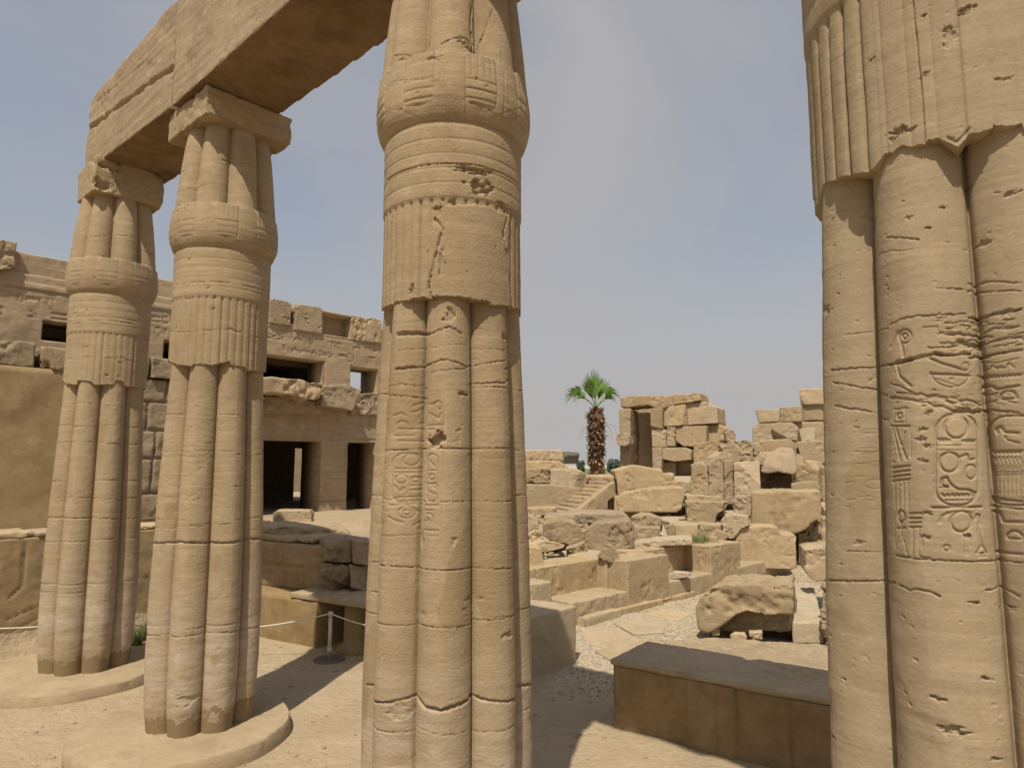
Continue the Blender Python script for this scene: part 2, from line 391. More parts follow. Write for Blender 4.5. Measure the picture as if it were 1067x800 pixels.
# ------------------------------------------------------------------ papyrus-bundle columns
SIDE = R_(45)
def stemprof(phi, g):
    k = math.cos(R_(22.5)); c = (1-g*g)/(2*(1-g*k)); return c*np.cos(phi)+np.sqrt(np.maximum((1-c)**2-(c*np.sin(phi))**2, 1e-6))
def sector(th, ph0):
    """angle from the nearest stem centre"""
    return (th-ph0+SIDE/2) % SIDE-SIDE/2
RH = [(-.1, .44), (0, .445), (.12, .465), (.35, .493), (.7, .508), (1.2, .510), (2.0, .492), (2.8, .462), (3.48, .432), (3.9, .42)]
def rlow(h): return np.interp(h, [a for a, _ in RH], [b for _, b in RH])
class Grid:
    def __init__(s, c, camth, hh, fine, ring, R):
        s.c = np.array(c[:2]); s.R = R
        half = R_(112 if fine > .003 else 84); nf = int(2*half*R/fine)
        a = np.linspace(-half, half, nf); b = np.linspace(half, 2*math.pi-half, ring)[1:-1]
        s.rel = np.concatenate([a, b]); s.th = s.rel+camth; s.cam = camth; s.nf = nf; s.hh = np.asarray(hh)
        s.D = np.zeros((len(hh), len(s.rel)))
    def px(s, x, y, R=None):
        """photo pixel -> (relative angle, height) on this cylinder"""
        R = R or s.R; r = ray(x, y); d = r[:2]; o = -s.c
        A = d@d; B = 2*(o@d); C = o@o-R*R; q = B*B-4*A*C
        t = (-B-math.sqrt(max(q, 0)))/(2*A); p = o+d*t
        th = math.atan2(p[1], p[0])-s.cam; th = (th+math.pi) % (2*math.pi)-math.pi
        return th, HC+r[2]*t
    def seg(s, a, b, w, dep):
        m = w*1.05
        i0, i1 = np.searchsorted(s.hh, [min(a[1], b[1])-m, max(a[1], b[1])+m])
        j0, j1 = np.searchsorted(s.rel[:s.nf], [min(a[0], b[0])-m/s.R, max(a[0], b[0])+m/s.R])
        if i1 <= i0 or j1 <= j0: return
        X, Y = np.meshgrid(s.rel[j0:j1]*s.R, s.hh[i0:i1]); ax, ay, bx, by = a[0]*s.R, a[1], b[0]*s.R, b[1]
        dx, dy = bx-ax, by-ay; L = dx*dx+dy*dy+1e-12
        t = np.clip(((X-ax)*dx+(Y-ay)*dy)/L, 0, 1); d = np.hypot(X-ax-t*dx, Y-ay-t*dy)/w
        f = np.clip((1-d)*1.35, 0, 1)
        s.D[i0:i1, j0:j1] = np.minimum(s.D[i0:i1, j0:j1], -dep*f)
    def line(s, pts, w=.006, dep=.006, jit=0., px=True, sub=1):
        P = [s.px(*p) for p in pts] if px else list(pts)
        if jit:
            Q = [P[0]]
            for a, b in zip(P, P[1:]):
                n = max(2, int(math.hypot((b[0]-a[0])*s.R, b[1]-a[1])/(jit*4)))
                for k in range(1, n+1):
                    t = k/n; Q.append((a[0]+(b[0]-a[0])*t, a[1]+(b[1]-a[1])*t+random.uniform(-jit, jit)))
            for a, b in zip(Q, Q[1:]): s.seg(a, b, w*random.uniform(.5, 1.3), dep*random.uniform(.5, 1.3))
            return
        for a, b in zip(P, P[1:]): s.seg(a, b, w, dep)
    def blob(s, x, y, rx, ry, dep, px=True):
        c = s.px(x, y) if px else (x, y); m = max(rx, ry)*1.5
        i0, i1 = np.searchsorted(s.hh, [c[1]-m, c[1]+m]); j0, j1 = np.searchsorted(s.rel[:s.nf], [c[0]-m/s.R, c[0]+m/s.R])
        if i1 <= i0 or j1 <= j0: return
        X, Y = np.meshgrid((s.rel[j0:j1]-c[0])*s.R/rx, (s.hh[i0:i1]-c[1])/ry)
        n = fbm(np.stack([X.ravel()+x, Y.ravel()+y, X.ravel()*0], 1), 2.2, 4).reshape(X.shape)
        f = np.clip((1.05-np.hypot(X, Y)+n*.55)*2.2, 0, 1)*(1+.35*n)
        s.D[i0:i1, j0:j1] = np.minimum(s.D[i0:i1, j0:j1], -dep*f)
def arc(x, y, r, a0=0, a1=360, ry=None, n=18):
    ry = ry or r
    return [(x+r*math.cos(R_(a0+(a1-a0)*k/n)), y-ry*math.sin(R_(a0+(a1-a0)*k/n))) for k in range(n+1)]
def rrect(x0, y0, x1, y1, r):
    P = []
    for cx_, cy_, a in ((x1-r, y0+r, 0), (x0+r, y0+r, 90), (x0+r, y1-r, 180), (x1-r, y1-r, 270)):
        P += [(cx_+r*math.cos(R_(a+t)), cy_-r*math.sin(R_(a+t))) for t in (0, 18, 36, 54, 72, 90)]
    return P+[P[0]]
def zig(x0, x1, y, a, n): return [(x0+(x1-x0)*k/n, y+(a if k % 2 else -a)) for k in range(n+1)]

def ring_mesh(name, g, Rm, mat, parent, hmap=None, closeb=None, closet=None):
    """g: Grid, Rm: [nh,nt] radius; hmap: [nh,nt] heights"""
    nh, n = Rm.shape; H = hmap if hmap is not None else np.repeat(g.hh[:, None], n, 1)
    Rr, Hh = Rm, H; 
    if closeb is not None: Rr = np.vstack([np.full((1, n), closeb), Rr]); Hh = np.vstack([Hh[:1], Hh])
    if closet is not None: Rr = np.vstack([Rr, np.full((1, n), closet)]); Hh = np.vstack([Hh, Hh[-1:]])
    T = g.th[None, :]; x = g.c[0]+Rr*np.cos(T); y = g.c[1]+Rr*np.sin(T)
    v = np.stack([x.ravel(), y.ravel(), Hh.ravel()], 1); m = Rr.shape[0]
    i = np.arange((m-1)*n); r = i//n; c = i % n; c2 = (c+1) % n
    f = np.stack([r*n+c, r*n+c2, (r+1)*n+c2, (r+1)*n+c], 1)
    o = mesh_np(name, v, f, mat, parent); return o
def heights(lo, hi, segs):
    """segs: (from, to, step)"""
    out = [lo]
    for a, b, st in segs:
        a = max(a, lo); b = min(b, hi)
        if b > a: out += list(np.linspace(a, b, max(2, int((b-a)/st)+1)))[1 if a == lo else 0:]
    out = sorted(set(np.round(out, 5))); return np.array(out)
def surf_noise(g, H, amp=1., bedamp=1.):
    T = g.th[None, :]; n = H.shape
    T = np.repeat(T, n[0], 0)
    p = np.stack([(g.c[0]+.5*np.cos(T)).ravel(), (g.c[1]+.5*np.sin(T)).ravel(), H.ravel()], 1)
    a = .0016*fbm(p, 6, 5, .55)+.0006*fbm(p*np.array([.5, .5, 7]), 4, 4, .6)*bedamp
    c = fbm(p+9, 2.6, 4, .6); a -= .008*np.clip(c-.6, 0, 1)
    return (a*amp).reshape(n), p
def column(c, label, step, work_low=None, work_sheath=None, work_cap=None, mat='col', hfine=None, sheath_bottom=None, top=6.1, chiprate=1., seed=1, foot=True, disc=None):
    random.seed(seed)
    root = empty('papyrus_column', (c[0], c[1], 0)); tag(root, label, 'column', 'columns of the colonnade')
    camth = math.atan2(-c[1], -c[0]); ph0 = R_(-90+2-(8 if seed == 4 else 0))
    hf = hfine or (0, 6)
    big = step*3.5
    def hs(lo, hi): return heights(lo, hi, [(lo, max(lo, hf[0]), big), (max(lo, hf[0]), min(hi, hf[1]), step), (max(lo, min(hi, hf[1])), hi, big)])
    # --- shaft
    g = Grid(c, camth, hs(-.08, 3.72), step, 46, .495)
    g.R = .475
    # random pits and scars
    for _ in range(int(230*chiprate)):
        a = random.uniform(-1.7, 1.7); h = random.uniform(.1, 3.5); L = random.uniform(.002, .014)
        g.seg((a, h), (a+L/.5*random.uniform(.3, 1), h+random.uniform(-.3, .3)*L), random.uniform(.003, .006), random.uniform(.002, .005))
    for _ in range(8 if seed == 4 else 24):
        a = random.uniform(-1.6, 1.5); h = random.uniform(.3, 3.4); L = random.uniform(.08, .4)
        g.line([(a, h), (a+L, h+random.uniform(-.05, .03))], .003, .0035, jit=.006, px=False)
    for _ in range(int(7*chiprate)):
        g.blob(random.uniform(-1.5, 1.5), random.uniform(.4, 3.3), random.uniform(.01, .03), random.uniform(.006, .015), .005, px=False)
    for h0_ in ((1.05, 1.62, 2.3, 2.95) if seed != 4 else ()):
        for k_ in range(-3, 4):
            a_ = ph0-camth+k_*SIDE; a_ = (a_+math.pi) % (2*math.pi)-math.pi; z_ = h0_+random.choice([0, 0, .012, -.01])
            if random.random() < .8: g.line([(a_-.39, z_), (a_+.39, z_+random.uniform(-.01, .01))], .0035, .010, jit=.0015, px=False)
    if work_low: work_low(g)
    T = g.th[None, :]; H = np.repeat(g.hh[:, None], len(g.rel), 1); phi = sector(T, ph0)
    Rm = rlow(H)*(stemprof(phi, .81)+.028*(1-np.abs(phi)/R_(22.5))-.014)
    Rm = Rm-.020*np.exp(-((np.abs(phi)-R_(22.5))/R_(1.1))**2)
    ns, P = surf_noise(g, H, chiprate**.3)
    ns[g.hh < .3] *= .3
    ring_mesh('shaft', g, Rm+g.D+ns, M[mat], root)
    # --- sheath leaves round the stems and the five neck bands
    g = Grid(c, camth, hs(3.48, 4.56), step, 46, .448)
    if work_sheath: work_sheath(g)
    n = len(g.rel); hh = g.hh
    if sheath_bottom:
        ptsb = sorted(g.px(*p) for p in sheath_bottom); hb = np.interp(g.rel, [p[0] for p in ptsb], [p[1] for p in ptsb], left=3.5, right=3.46)
    else:
        sec = sector(g.th, ph0)
        hb = 3.47+.02*(np.abs(sec) > R_(15))
        hb = hb+np.where((np.floor(g.rel*9+seed) % 3) == 0, .02, 0)
    hb = hb+.004*fbm(np.stack([g.rel*30, g.rel*0, g.rel*0+seed], 1), 1., 3)
    fl = np.clip((hh-3.48)/.5, 0, 1)[:, None]; H = hh[:, None]+(hb[None, :]-3.48)*(1-fl)
    deg = (g.rel*180/math.pi)[None, :]; phs = np.degrees(sector(g.th, ph0))[None, :]
    per = 45/5.; fr = ((phs+22.5)/per) % 1.
    scal = 4.075-.018*np.abs(np.sin(np.pi*fr))**.5*0+.0
    fe = np.minimum(fr, 1-fr); sm = .45+.75*np.abs(np.sin(np.floor((g.th[None, :]-ph0+SIDE/2)/SIDE)*2.4+seed)); sm = 1.35 if seed == 3 else sm; flute = sm*(-.0085*np.exp(-fe/.07)-.003*(2*fr-1)**2)-.004*np.exp(-fe/.10)*np.clip((H-4.035)/.02, 0, 1)
    seam = -.012*np.exp(-((np.abs(phs)-22.5)/.5)**2)
    edge = 4.07-.0*fr
    insk = 1/(1+np.exp(-(edge-H)/.0025))
    bands = (H-4.08)/.092; fb = np.clip(bands, 0, 4.999) % 1.
    bandr = .452+.0012*np.sin(np.pi*fb)-.0035*np.exp(-((np.minimum(fb, 1-fb))/.05)**2)
    skirt = .449-.004*(H-3.48)+(flute+seam)*g.__dict__.get('flutemask', 1.)
    Rm = skirt*insk+bandr*(1-insk)
    ns, P = surf_noise(g, H)
    ring_mesh('leaf_sheath', g, Rm+g.D+ns, M[mat], root, hmap=H, closeb=.36)
    # --- bud capital
    if top > 5:
        g = Grid(c, camth, hs(4.56, 5.82), step*1.05, 46, .49)
        if work_cap: work_cap(g)
        hh = g.hh; H = np.repeat(hh[:, None], len(g.rel), 1); phi = sector(g.th[None, :], ph0); pd = np.degrees(phi)
        Rp = np.interp(hh, [4.56, 4.575, 4.60, 4.64, 4.70, 4.76, 4.85, 4.97, 5.0, 5.3, 5.6, 5.82], [.446, .462, .478, .495, .509, .514, .511, .497, .492, .465, .432, .40])[:, None]
        w = np.interp(hh, [4.56, 4.7, 4.95, 4.985, 5.0], [0, .12, .30, .9, 1.])[:, None]
        Rm = Rp*((1-w)+w*stemprof(phi, .78))
        q = (22.5-np.abs(pd))*.78                              # degrees from the groove
        inb = (q < 9.5) & (H < 4.985) & (H > 4.66)
        rel = np.abs(np.where(pd > 0, 22.5-pd, -22.5-pd))
        tri = lambda x: np.abs((x % 1.)-.5)*2; up = 1-np.exp(-(1-tri((np.where(pd > 0, pd-22.5, pd+22.5)+12.2)/4.88))/.18)
        lowb = 1-np.exp(-(1-tri((H-4.66)/.057+.5))/.16)
        relief = np.where(H > 4.83, -.007+.007*up, -.007+.007*lowb)
        blockr = Rp*(.975)+.012+relief-.010*np.clip((q-8.3)/1.2, 0, 1)
        Rm = np.where(inb, np.maximum(blockr, Rm-.004), Rm)
        ns, P = surf_noise(g, H)
        ring_mesh('capital', g, Rm+g.D+ns, M[mat], root, closet=.1)
        pl = Plane(uv(c[0]*U[0]+c[1]*U[1], c[0]*V[0]+c[1]*V[1]), -U)
        dmg = .05 if seed == 1 else .02
        e_ = .40 if seed == 1 else .45; ebox('abacus', pl, -e_, e_, 5.80, 6.24 if seed == 1 else 6.09, -e_, e_, mat, root, vox=.015, amp=.012, chip=dmg, scale=2.8, cuts=5 if seed == 1 else 0)
    if disc:
        dx, dy, dr = disc
        bm = bmesh.new(); N = 96
        prof = [(dr+.01, -.15), (dr+.005, .02), (dr, .105), (dr-.012, .125), (dr-.3, .13), (.2, .135)]
        rings = []
        for r, z in prof:
            ring = []
            for k in range(N):
                a = 2*math.pi*k/N; e = 1+.006*math.sin(3*a+seed)+.003*math.sin(11*a)+random.uniform(-.002, .002)*(r > dr-.05)
                ring.append(bm.verts.new((dx+r*e*math.cos(a), dy+r*e*math.sin(a), z+random.uniform(-.004, .004))))
            rings.append(ring)
        for a, b in zip(rings, rings[1:]):
            for k in range(N): bm.faces.new((a[k], a[(k+1) % N], b[(k+1) % N], b[k]))
        bm.faces.new(rings[-1])
        o_ = mesh_bm('base_disc', bm, M['disc'], root, True); o_.data.set_sharp_from_angle(angle=R_(32))
    return root
def crop(x0, y0, sc):
    def T(*pts): return [(x0+a/sc, y0+b/sc) for a, b in pts]
    return T

C1, C2, C3, C4 = (-5.09, 8.38), (-2.93, 6.656), (-.392, 4.301), (1.555, 2.279)

# ---- near column (right edge of the photo)
def low4(g):
    T = crop(830, 300, 2.667)
    L = lambda pts, w=.0055, d=.007, **k: g.line(T(*pts), w*.85, d*.75, **k)
    # cracks
    L([(85, 230), (160, 217), (240, 212)], .005, .012, jit=.002)
    L([(245, 212), (300, 202), (345, 190), (380, 183), (430, 181), (480, 172)], .009, .022, jit=.003)
    L([(480, 186), (560, 176), (640, 166)], .006, .016, jit=.002)
    L([(100, 131), (150, 118), (240, 110)], .003, .006, jit=.001); L([(245, 100), (300, 80), (400, 70), (470, 60)], .004, .009, jit=.002)
    L([(480, 70), (545, 62), (640, 52)], .008, .018, jit=.003); L([(400, 125), (480, 118), (560, 122)], .007, .014, jit=.003)
    L([(430, 150), (500, 135), (545, 140), (640, 128)], .006, .012, jit=.003)
    L([(90, 262), (150, 280), (232, 297)], .005, .010, jit=.002); L([(95, 328), (140, 340), (165, 350), (236, 366)], .005, .010, jit=.002)
    L([(250, 305), (320, 312), (400, 330), (445, 345), (500, 340), (560, 335), (632, 345)], .006, .013, jit=.004)
    L([(270, 290), (380, 300), (430, 318), (470, 305), (520, 320)], .005, .010, jit=.004); L([(330, 315), (400, 300), (485, 312)], .004, .008, jit=.003)
    g.blob(830+465/2.667, 300+338/2.667, .035, .012, .014); g.blob(830+470/2.667, 300+150/2.667, .05, .014, .012)
    L([(250, 265), (290, 275), (330, 295)], .004, .008, jit=.002)
    L([(130, 730), (240, 741)], .003, .006, jit=.001); L([(270, 743), (350, 752), (450, 760), (540, 766), (640, 769)], .0045, .009, jit=.001)
    T6 = crop(830, 560, 3.333)
    g.line(T6((130, 148), (200, 152), (335, 157)), .004, .009, jit=.001); g.line(T6((355, 165), (400, 180), (450, 180), (500, 200)), .004, .007, jit=.003)
    g.line(T6((660, 190), (720, 188), (790, 215)), .004, .008, jit=.003)
    for p in ((255, 190, .018), (655, 495, .013), (505, 552, .02), (545, 662, .035), (690, 780, .015), (615, 230, .012), (175, 490, .01), (160, 690, .015), (765, 255, .01)):
        g.blob(830+p[0]/3.333, 560+p[1]/3.333, p[2], p[2]*.35, .010)
    T0 = crop(830, 0, 2.667)
    for p in ((125, 590, .02), (355, 625, .01), (490, 480, .012), (400, 560, .01), (620, 520, .02), (300, 600, .012), (540, 650, .02)):
        g.blob(830+p[0]/2.667, p[1]/2.667, p[2], p[2]*.5, .007)
    L0 = lambda pts, **k: g.line(T0(*pts), .0035, .006, jit=.002, **k)
    L0([(230, 655), (330, 660)]); L0([(480, 770), (560, 765), (640, 780)]); L0([(380, 795), (480, 790), (640, 800)])
    # sunk hieroglyphs of the middle stem
    for r in (19, 8): L(arc(295, 133, r))
    L([(272, 118), (262, 140), (248, 165)]); L([(284, 152), (291, 188)], .008); L([(268, 210), (280, 245), (315, 272)], .007)
    L([(345, 108), (385, 104), (392, 130)], .004, .005); L(arc(425, 225, 58, 190, 360, 48, 14), .004, .006); L([(368, 238), (482, 238)], .006, .009)
    L([(358, 192), (400, 208), (465, 224)], .006, .009); L(arc(470, 212, 11), .004, .006); L([(385, 252), (440, 268)], .003, .005)
    L(rrect(384, 348, 506, 605, 52), .006, .009); L([(378, 610), (514, 611)], .006, .010)
    L(arc(441, 384, 33), .006, .009); L(arc(441, 384, 26, 20, 160), .004, .006); L(zig(392, 430, 424, 5, 8), .005, .008); L(zig(455, 496, 426, 5, 8), .005, .008)
    L([(388, 437), (497, 437)], .004, .005); L([(388, 451), (497, 451)], .003, .004)
    L(arc(422, 484, 27), .006, .009); L([(452, 470), (470, 462), (480, 480), (492, 475)], .006, .008); L(arc(483, 512, 17, ry=20), .005, .007)
    L([(400, 548), (403, 530), (414, 526), (424, 545), (445, 560), (475, 562), (498, 572)], .006, .010); L(zig(404, 497, 577, 4, 14), .005, .008)
    L([(410, 590), (490, 590)], .004, .005); g.blob(830+410/2.667, 300+553/2.667, .012, .006, .008)
    L([(398, 650), (405, 635), (420, 626)], .008, .008); L(arc(455, 650, 29, 0, 360), .006, .009); L(arc(452, 632, 34, 20, 160, 12), .004, .006)
    L([(495, 645), (500, 632), (508, 634), (505, 680), (517, 722)], .005, .009); L([(500, 742), (515, 718), (529, 742), (500, 742)], .006, .009); L([(502, 750), (528, 750)], .005, .008)
    L(arc(417, 722, 8), .004, .006); L([(470, 698), (470, 742)], .006, .006); g.blob(830+467/2.667, 300+690/2.667, .012, .007, .009)
    # narrow text column at the left of the stem
    L([(262, 335), (262, 742)], .002, .003); L([(262, 336), (300, 336), (300, 372), (262, 372)], .004, .005); L(arc(282, 355, 8), .004, .006)
    L([(252, 383), (312, 384)], .005, .009); L([(270, 390), (305, 475)], .005, .008); L([(262, 392), (285, 480)], .004, .007); L([(300, 400), (288, 452)], .004, .006); L([(318, 405), (318, 470)], .003, .004)
    for y in (496, 509, 521, 533): L([(260, y+4), (275, y+2), (315, y-2)], .005, .009)
    for x in (268, 282, 298, 312): L([(x, 540), (x, 612)], .0035, .0045)
    L(arc(290, 634, 11, ry=16), .005, .008); L([(290, 650), (290, 690)], .005, .007); L([(277, 668), (304, 666)], .005, .008); L([(285, 690), (270, 720)], .003, .005); L([(300, 700), (310, 740)], .003, .005)
    for y in (626, 640, 652, 664): L([(318, y), (350, y-1)], .004, .008)
    L([(327, 665), (327, 745)], .005, .005); L([(345, 665), (345, 745)], .004, .005); L([(350, 745), (375, 750)], .004, .006); L([(352, 690), (352, 720)], .006, .006)
    for x, y in ((365, 345), (350, 395), (348, 420), (362, 440), (350, 480), (365, 690), (362, 625)): g.blob(830+x/2.667, 300+y/2.667, .014, .007, .006)
    # right stem
    L(rrect(548, 352, 690, 606, 52), .006, .010); L([(552, 360), (552, 600)], .003, .004)
    L([(575, 400), (572, 388), (585, 382), (594, 398), (632, 402)], .006, .009); L([(595, 410), (600, 420), (632, 430)], .004, .007); L(zig(565, 640, 455, 4, 14), .005, .008)
    for x in range(568, 636, 11): L([(x, 470), (x+8, 490), (x, 505)], .004, .006); L([(x, 520), (x, 575)], .003, .004)
    for y in (512, 520): L(zig(565, 640, y, 3, 14), .003, .005)
    L([(560, 589), (640, 596)], .006, .009); L([(548, 610), (640, 617)], .005, .008)
    L([(555, 628), (582, 628), (590, 655), (640, 654)], .006, .009); L(arc(622, 700, 20, 0, 180), .006, .009); L([(600, 702), (640, 702)], .005, .008); L([(563, 744), (640, 745)], .006, .010)
    L(zig(512, 640, 238, 3, 24), .005, .008); L([(525, 275), (535, 263), (560, 265), (575, 275), (632, 268)], .006, .010); L([(530, 283), (555, 290), (575, 285)], .004, .008); L(arc(605, 302, 21, 0, 180), .006, .009); L([(582, 303), (630, 303)], .005, .008)
    L([(540, 218), (556, 214), (560, 205), (572, 215), (600, 215), (606, 202), (622, 218)], .004, .006); L([(525, 190), (570, 200), (632, 190)], .003, .005)
    L([(540, 110), (570, 98), (600, 105), (632, 100)], .005, .009)
    # weathered signs of the left stem
    rr = random.Random(3)
    for _ in range(34):
        x = rr.uniform(118, 205); y = rr.uniform(385, 640); a = rr.uniform(8, 28)
        L([(x, y), (x+a*.7, y+rr.uniform(-3, 3))], .003, .0035)
    L(arc(160, 262, 16, 0, 180), .004, .006); L([(130, 455), (200, 458)], .003, .005); L(arc(165, 545, 14), .003, .004); g.blob(830+185/2.667, 300+595/2.667, .014, .007, .010)
    for _ in range(46):
        x = rr.uniform(360, 632); y = rr.uniform(60, 170); L([(x, y), (x+rr.uniform(12, 55), y+rr.uniform(-7, 2))], .004, .007, jit=.002)
    for _ in range(26):
        x = rr.uniform(250, 632); y = rr.uniform(275, 342); L([(x, y), (x+rr.uniform(12, 50), y+rr.uniform(-3, 12))], .0035, .006, jit=.002)
def sheath4(g):
    T = crop(830, 0, 2.667)
    g.line(T((320, -20), (335, 120), (350, 280), (357, 400)), .003, .010)
    for x, y, a, b, d in ((475, 20, .02, .008, .012), (460, 35, .012, .006, .01), (285, 365, .03, .016, .012), (420, 95, .02, .03, .006), (420, 70, .012, .01, .008),
                          (355, 42, .008, .005, .006), (210, 160, .012, .005, .006), (575, 215, .02, .006, .006), (360, 200, .012, .004, .005), (350, 210, .01, .004, .006), (105, 360, .006, .04, .006), (455, 350, .03, .01, .006)):
        g.blob(830+x/2.667, y/2.667, a, b, d)
    g.line(T((265, 385), (300, 360), (330, 345)), .006, .008, jit=.002)
    # the flutes fade out right of the fourth strip, where the sheath is a broad plain leaf
    lim = g.px(915, 100)[0]; lim2 = g.px(1010, 60)[0]
    m = np.where(g.rel < lim, 1.5, .32); m = np.where(g.rel > lim2+.9, 1., m); g.flutemask = m[None, :]
T0 = crop(830, 0, 2.667)
column(C4, 'huge nearest papyrus-bundle column filling the right edge, carved with royal name rings', .0026, low4, sheath4, None, 'near', (1.6, 3.95),
       sheath_bottom=T0((48, 560), (60, 568), (72, 512), (100, 502), (112, 495), (180, 482), (215, 470), (245, 432), (262, 425), (295, 408), (358, 402), (365, 388), (400, 385), (430, 402), (450, 408), (480, 372), (545, 345), (546, 362), (580, 352), (632, 345)),
       chiprate=1.3, seed=4, disc=(C4[0], C4[1], .95))

# ---- third column (centre)
def low3(g):
    T = crop(370, 200, 2.667); L = lambda pts, w=.006, d=.012, **k: g.line(T(*pts), w, d, jit=k.pop('jit', .003), **k)
    L([(108, 395), (150, 386), (197, 390)], .016, .030, jit=.006); L([(105, 492), (150, 483), (200, 475)], .009, .018); L([(200, 475), (250, 463), (320, 482)], .006, .013)
    L([(205, 388), (260, 372), (300, 388)], .006, .014); L([(200, 500), (320, 488)], .004, .008); L([(325, 480), (425, 468)], .005, .010); L([(325, 530), (425, 530), (430, 522), (465, 520)], .006, .014)
    L([(425, 400), (455, 410)], .02, .02); L([(425, 490), (465, 485)], .008, .016); L([(55, 560), (100, 565), (190, 572)], .005, .010); L([(290, 558), (320, 562)], .014, .018)
    L([(58, 722), (130, 716), (200, 712), (320, 713), (430, 713), (470, 719)], .004, .012, jit=.001); L([(110, 440), (195, 425)], .003, .006); L([(110, 530), (195, 545)], .004, .008)
    L([(205, 430), (320, 420)], .003, .005); L([(330, 430), (425, 440)], .003, .006)
    g.blob(370+262/2.667, 200+345/2.667, .04, .05, .012); g.blob(370+225/2.667, 200+690/2.667, .045, .042, .034)
    T6 = crop(360, 500, 2.667)
    for pts, w, d in (([(62, 228), (130, 238), (205, 248), (320, 249), (350, 247), (462, 243)], .004, .012), ([(38, 568), (75, 580)], .01, .022), ([(75, 605), (130, 614), (192, 606)], .009, .022),
                      ([(198, 612), (225, 628), (265, 632), (345, 614)], .012, .028), ([(352, 606), (400, 613), (470, 603)], .010, .024), ([(470, 580), (516, 566)], .010, .022),
                      ([(70, 310), (88, 320)], .006, .012), ([(200, 690), (340, 700)], .003, .006), ([(100, 500), (120, 480)], .003, .005), ([(330, 380), (465, 372)], .003, .005), ([(80, 700), (190, 690)], .002, .004)):
        g.line(T6(*pts), w, d, jit=.003)
    for x, y, a, b in ((300, 170, .02, .02), (205, 170, .012, .05), (330, 360, .012, .02), (150, 640, .06, .04), (365, 335, .05, .02), (440, 430, .04, .02)): g.blob(360+x/2.667, 500+y/2.667, a, b, .008)
    K = crop(385, 400, 5.0); S = lambda pts, w=.0065, d=.0075: g.line(K(*pts), w, d)
    S(rrect(118, 360, 242, 625, 55)); S(arc(190, 396, 29)); S([(132, 442), (238, 442)]); S([(132, 462), (238, 462)])
    for x in range(138, 238, 14): S([(x, 444), (x, 460)], .004, .006)
    S(arc(155, 495, 23)); S(arc(207, 500, 14)); S([(190, 490), (230, 488)]); S([(130, 530), (150, 560), (165, 540), (175, 575)]); S([(190, 530), (228, 530)]); S([(190, 555), (225, 555)])
    S([(132, 592), (228, 590), (228, 612), (132, 614), (132, 592)]); S([(112, 630), (245, 628)]); S(arc(177, 670, 31)); S(arc(177, 670, 14)); S([(108, 690), (135, 712), (165, 722)]); S(arc(220, 745, 16)); S([(210, 660), (235, 690)])
    S([(195, 112), (232, 90)]); S([(190, 145), (212, 138), (255, 100)]); S([(225, 125), (255, 165)]); S(arc(155, 215, 22, 0, 180)); S(arc(235, 212, 16, 0, 180)); S([(135, 234), (257, 232)]); S([(125, 270), (200, 268)]); S([(140, 296), (262, 296)])
    S([(120, 165), (150, 150), (170, 165)]); S([(100, 100), (100, 335)], .003, .004); S([(268, 100), (268, 780)], .003, .004)
    S([(300, 105), (335, 100)]); S(arc(352, 112, 22, -60, 150)); S([(305, 150), (358, 178), (372, 150)]); S([(300, 150), (310, 180)]); S([(388, 80), (386, 250)], .003, .005); S([(384, 350), (378, 780)], .003, .005); S([(290, 215), (384, 213)]); S([(295, 235), (330, 232)])
    S(rrect(288, 366, 358, 612, 32)); S([(305, 400), (340, 430)]); S([(300, 450), (345, 450)]); S(arc(322, 485, 16)); S([(300, 520), (345, 518)]); S(arc(338, 530, 9)); S([(300, 560), (345, 575), (345, 600)]); S([(280, 633), (358, 632)]); S(arc(305, 700, 26, -40, 120)); S([(280, 660), (330, 658)]); S([(280, 762), (358, 762)]); g.blob(385+300/5, 400+708/5, .015, .01, .01)
    S([(35, 785), (130, 790), (270, 787)], .004, .006); S([(285, 790), (360, 792)], .004, .006)
    rr = random.Random(5)
    for _ in range(40):
        x = rr.uniform(42, 80); y = rr.uniform(90, 760); S([(x, y), (x+rr.uniform(5, 28), y+rr.uniform(-12, 12))], .0045, .005)
def sheath3(g):
    T = crop(370, 200, 2.667)
    a0, a1 = g.px(452, 260)[0], g.px(529, 260)[0]
    m = np.ones((len(g.hh), len(g.rel)))
    X, Y = np.meshgrid(g.rel, g.hh)
    n = fbm(np.stack([X.ravel()*4, Y.ravel()*5, X.ravel()*0], 1), 1.5, 4).reshape(X.shape)
    ed = .10*n
    inside = (X > a0+ed) & (X < a1+ed*.6) & (Y < 4.035+.02*n)
    g.flutemask = np.where(inside, 0.0, 1.)
    g.line(T((222, 75), (245, 105), (232, 150), (215, 215), (205, 260)), .012, .016, jit=.008)
    g.line(T((425, 60), (410, 110), (425, 200), (432, 280)), .010, .016, jit=.008)
    g.blob(370+240/2.667, 200+195/2.667, .016, .08, .012)
    g.blob(370+155/2.667, 200+265/2.667, .02, .03, .016)
    g.blob(370+312/2.667, 200+220/2.667, .006, .006, .010); g.blob(370+390/2.667, 200+148/2.667, .004, .004, .007)
    Q = crop(370, 0, 3.077)
    g.line(Q((105, 580), (150, 552), (200, 536), (300, 526), (400, 534), (450, 550), (520, 592)), .005, .012, jit=.001)
    g.blob(370+375/3.077, 545/3.077, .10, .022, .026); g.blob(370+395/3.077, 600/3.077, .085, .04, .022); g.blob(370+470/3.077, 660/3.077, .04, .018, .018)
    g.blob(370+262/3.077, 668/3.077, .03, .012, .018); g.blob(370+305/3.077, 650/3.077, .03, .02, .012)
    g.D = g.D+np.where(inside, .008, 0.)
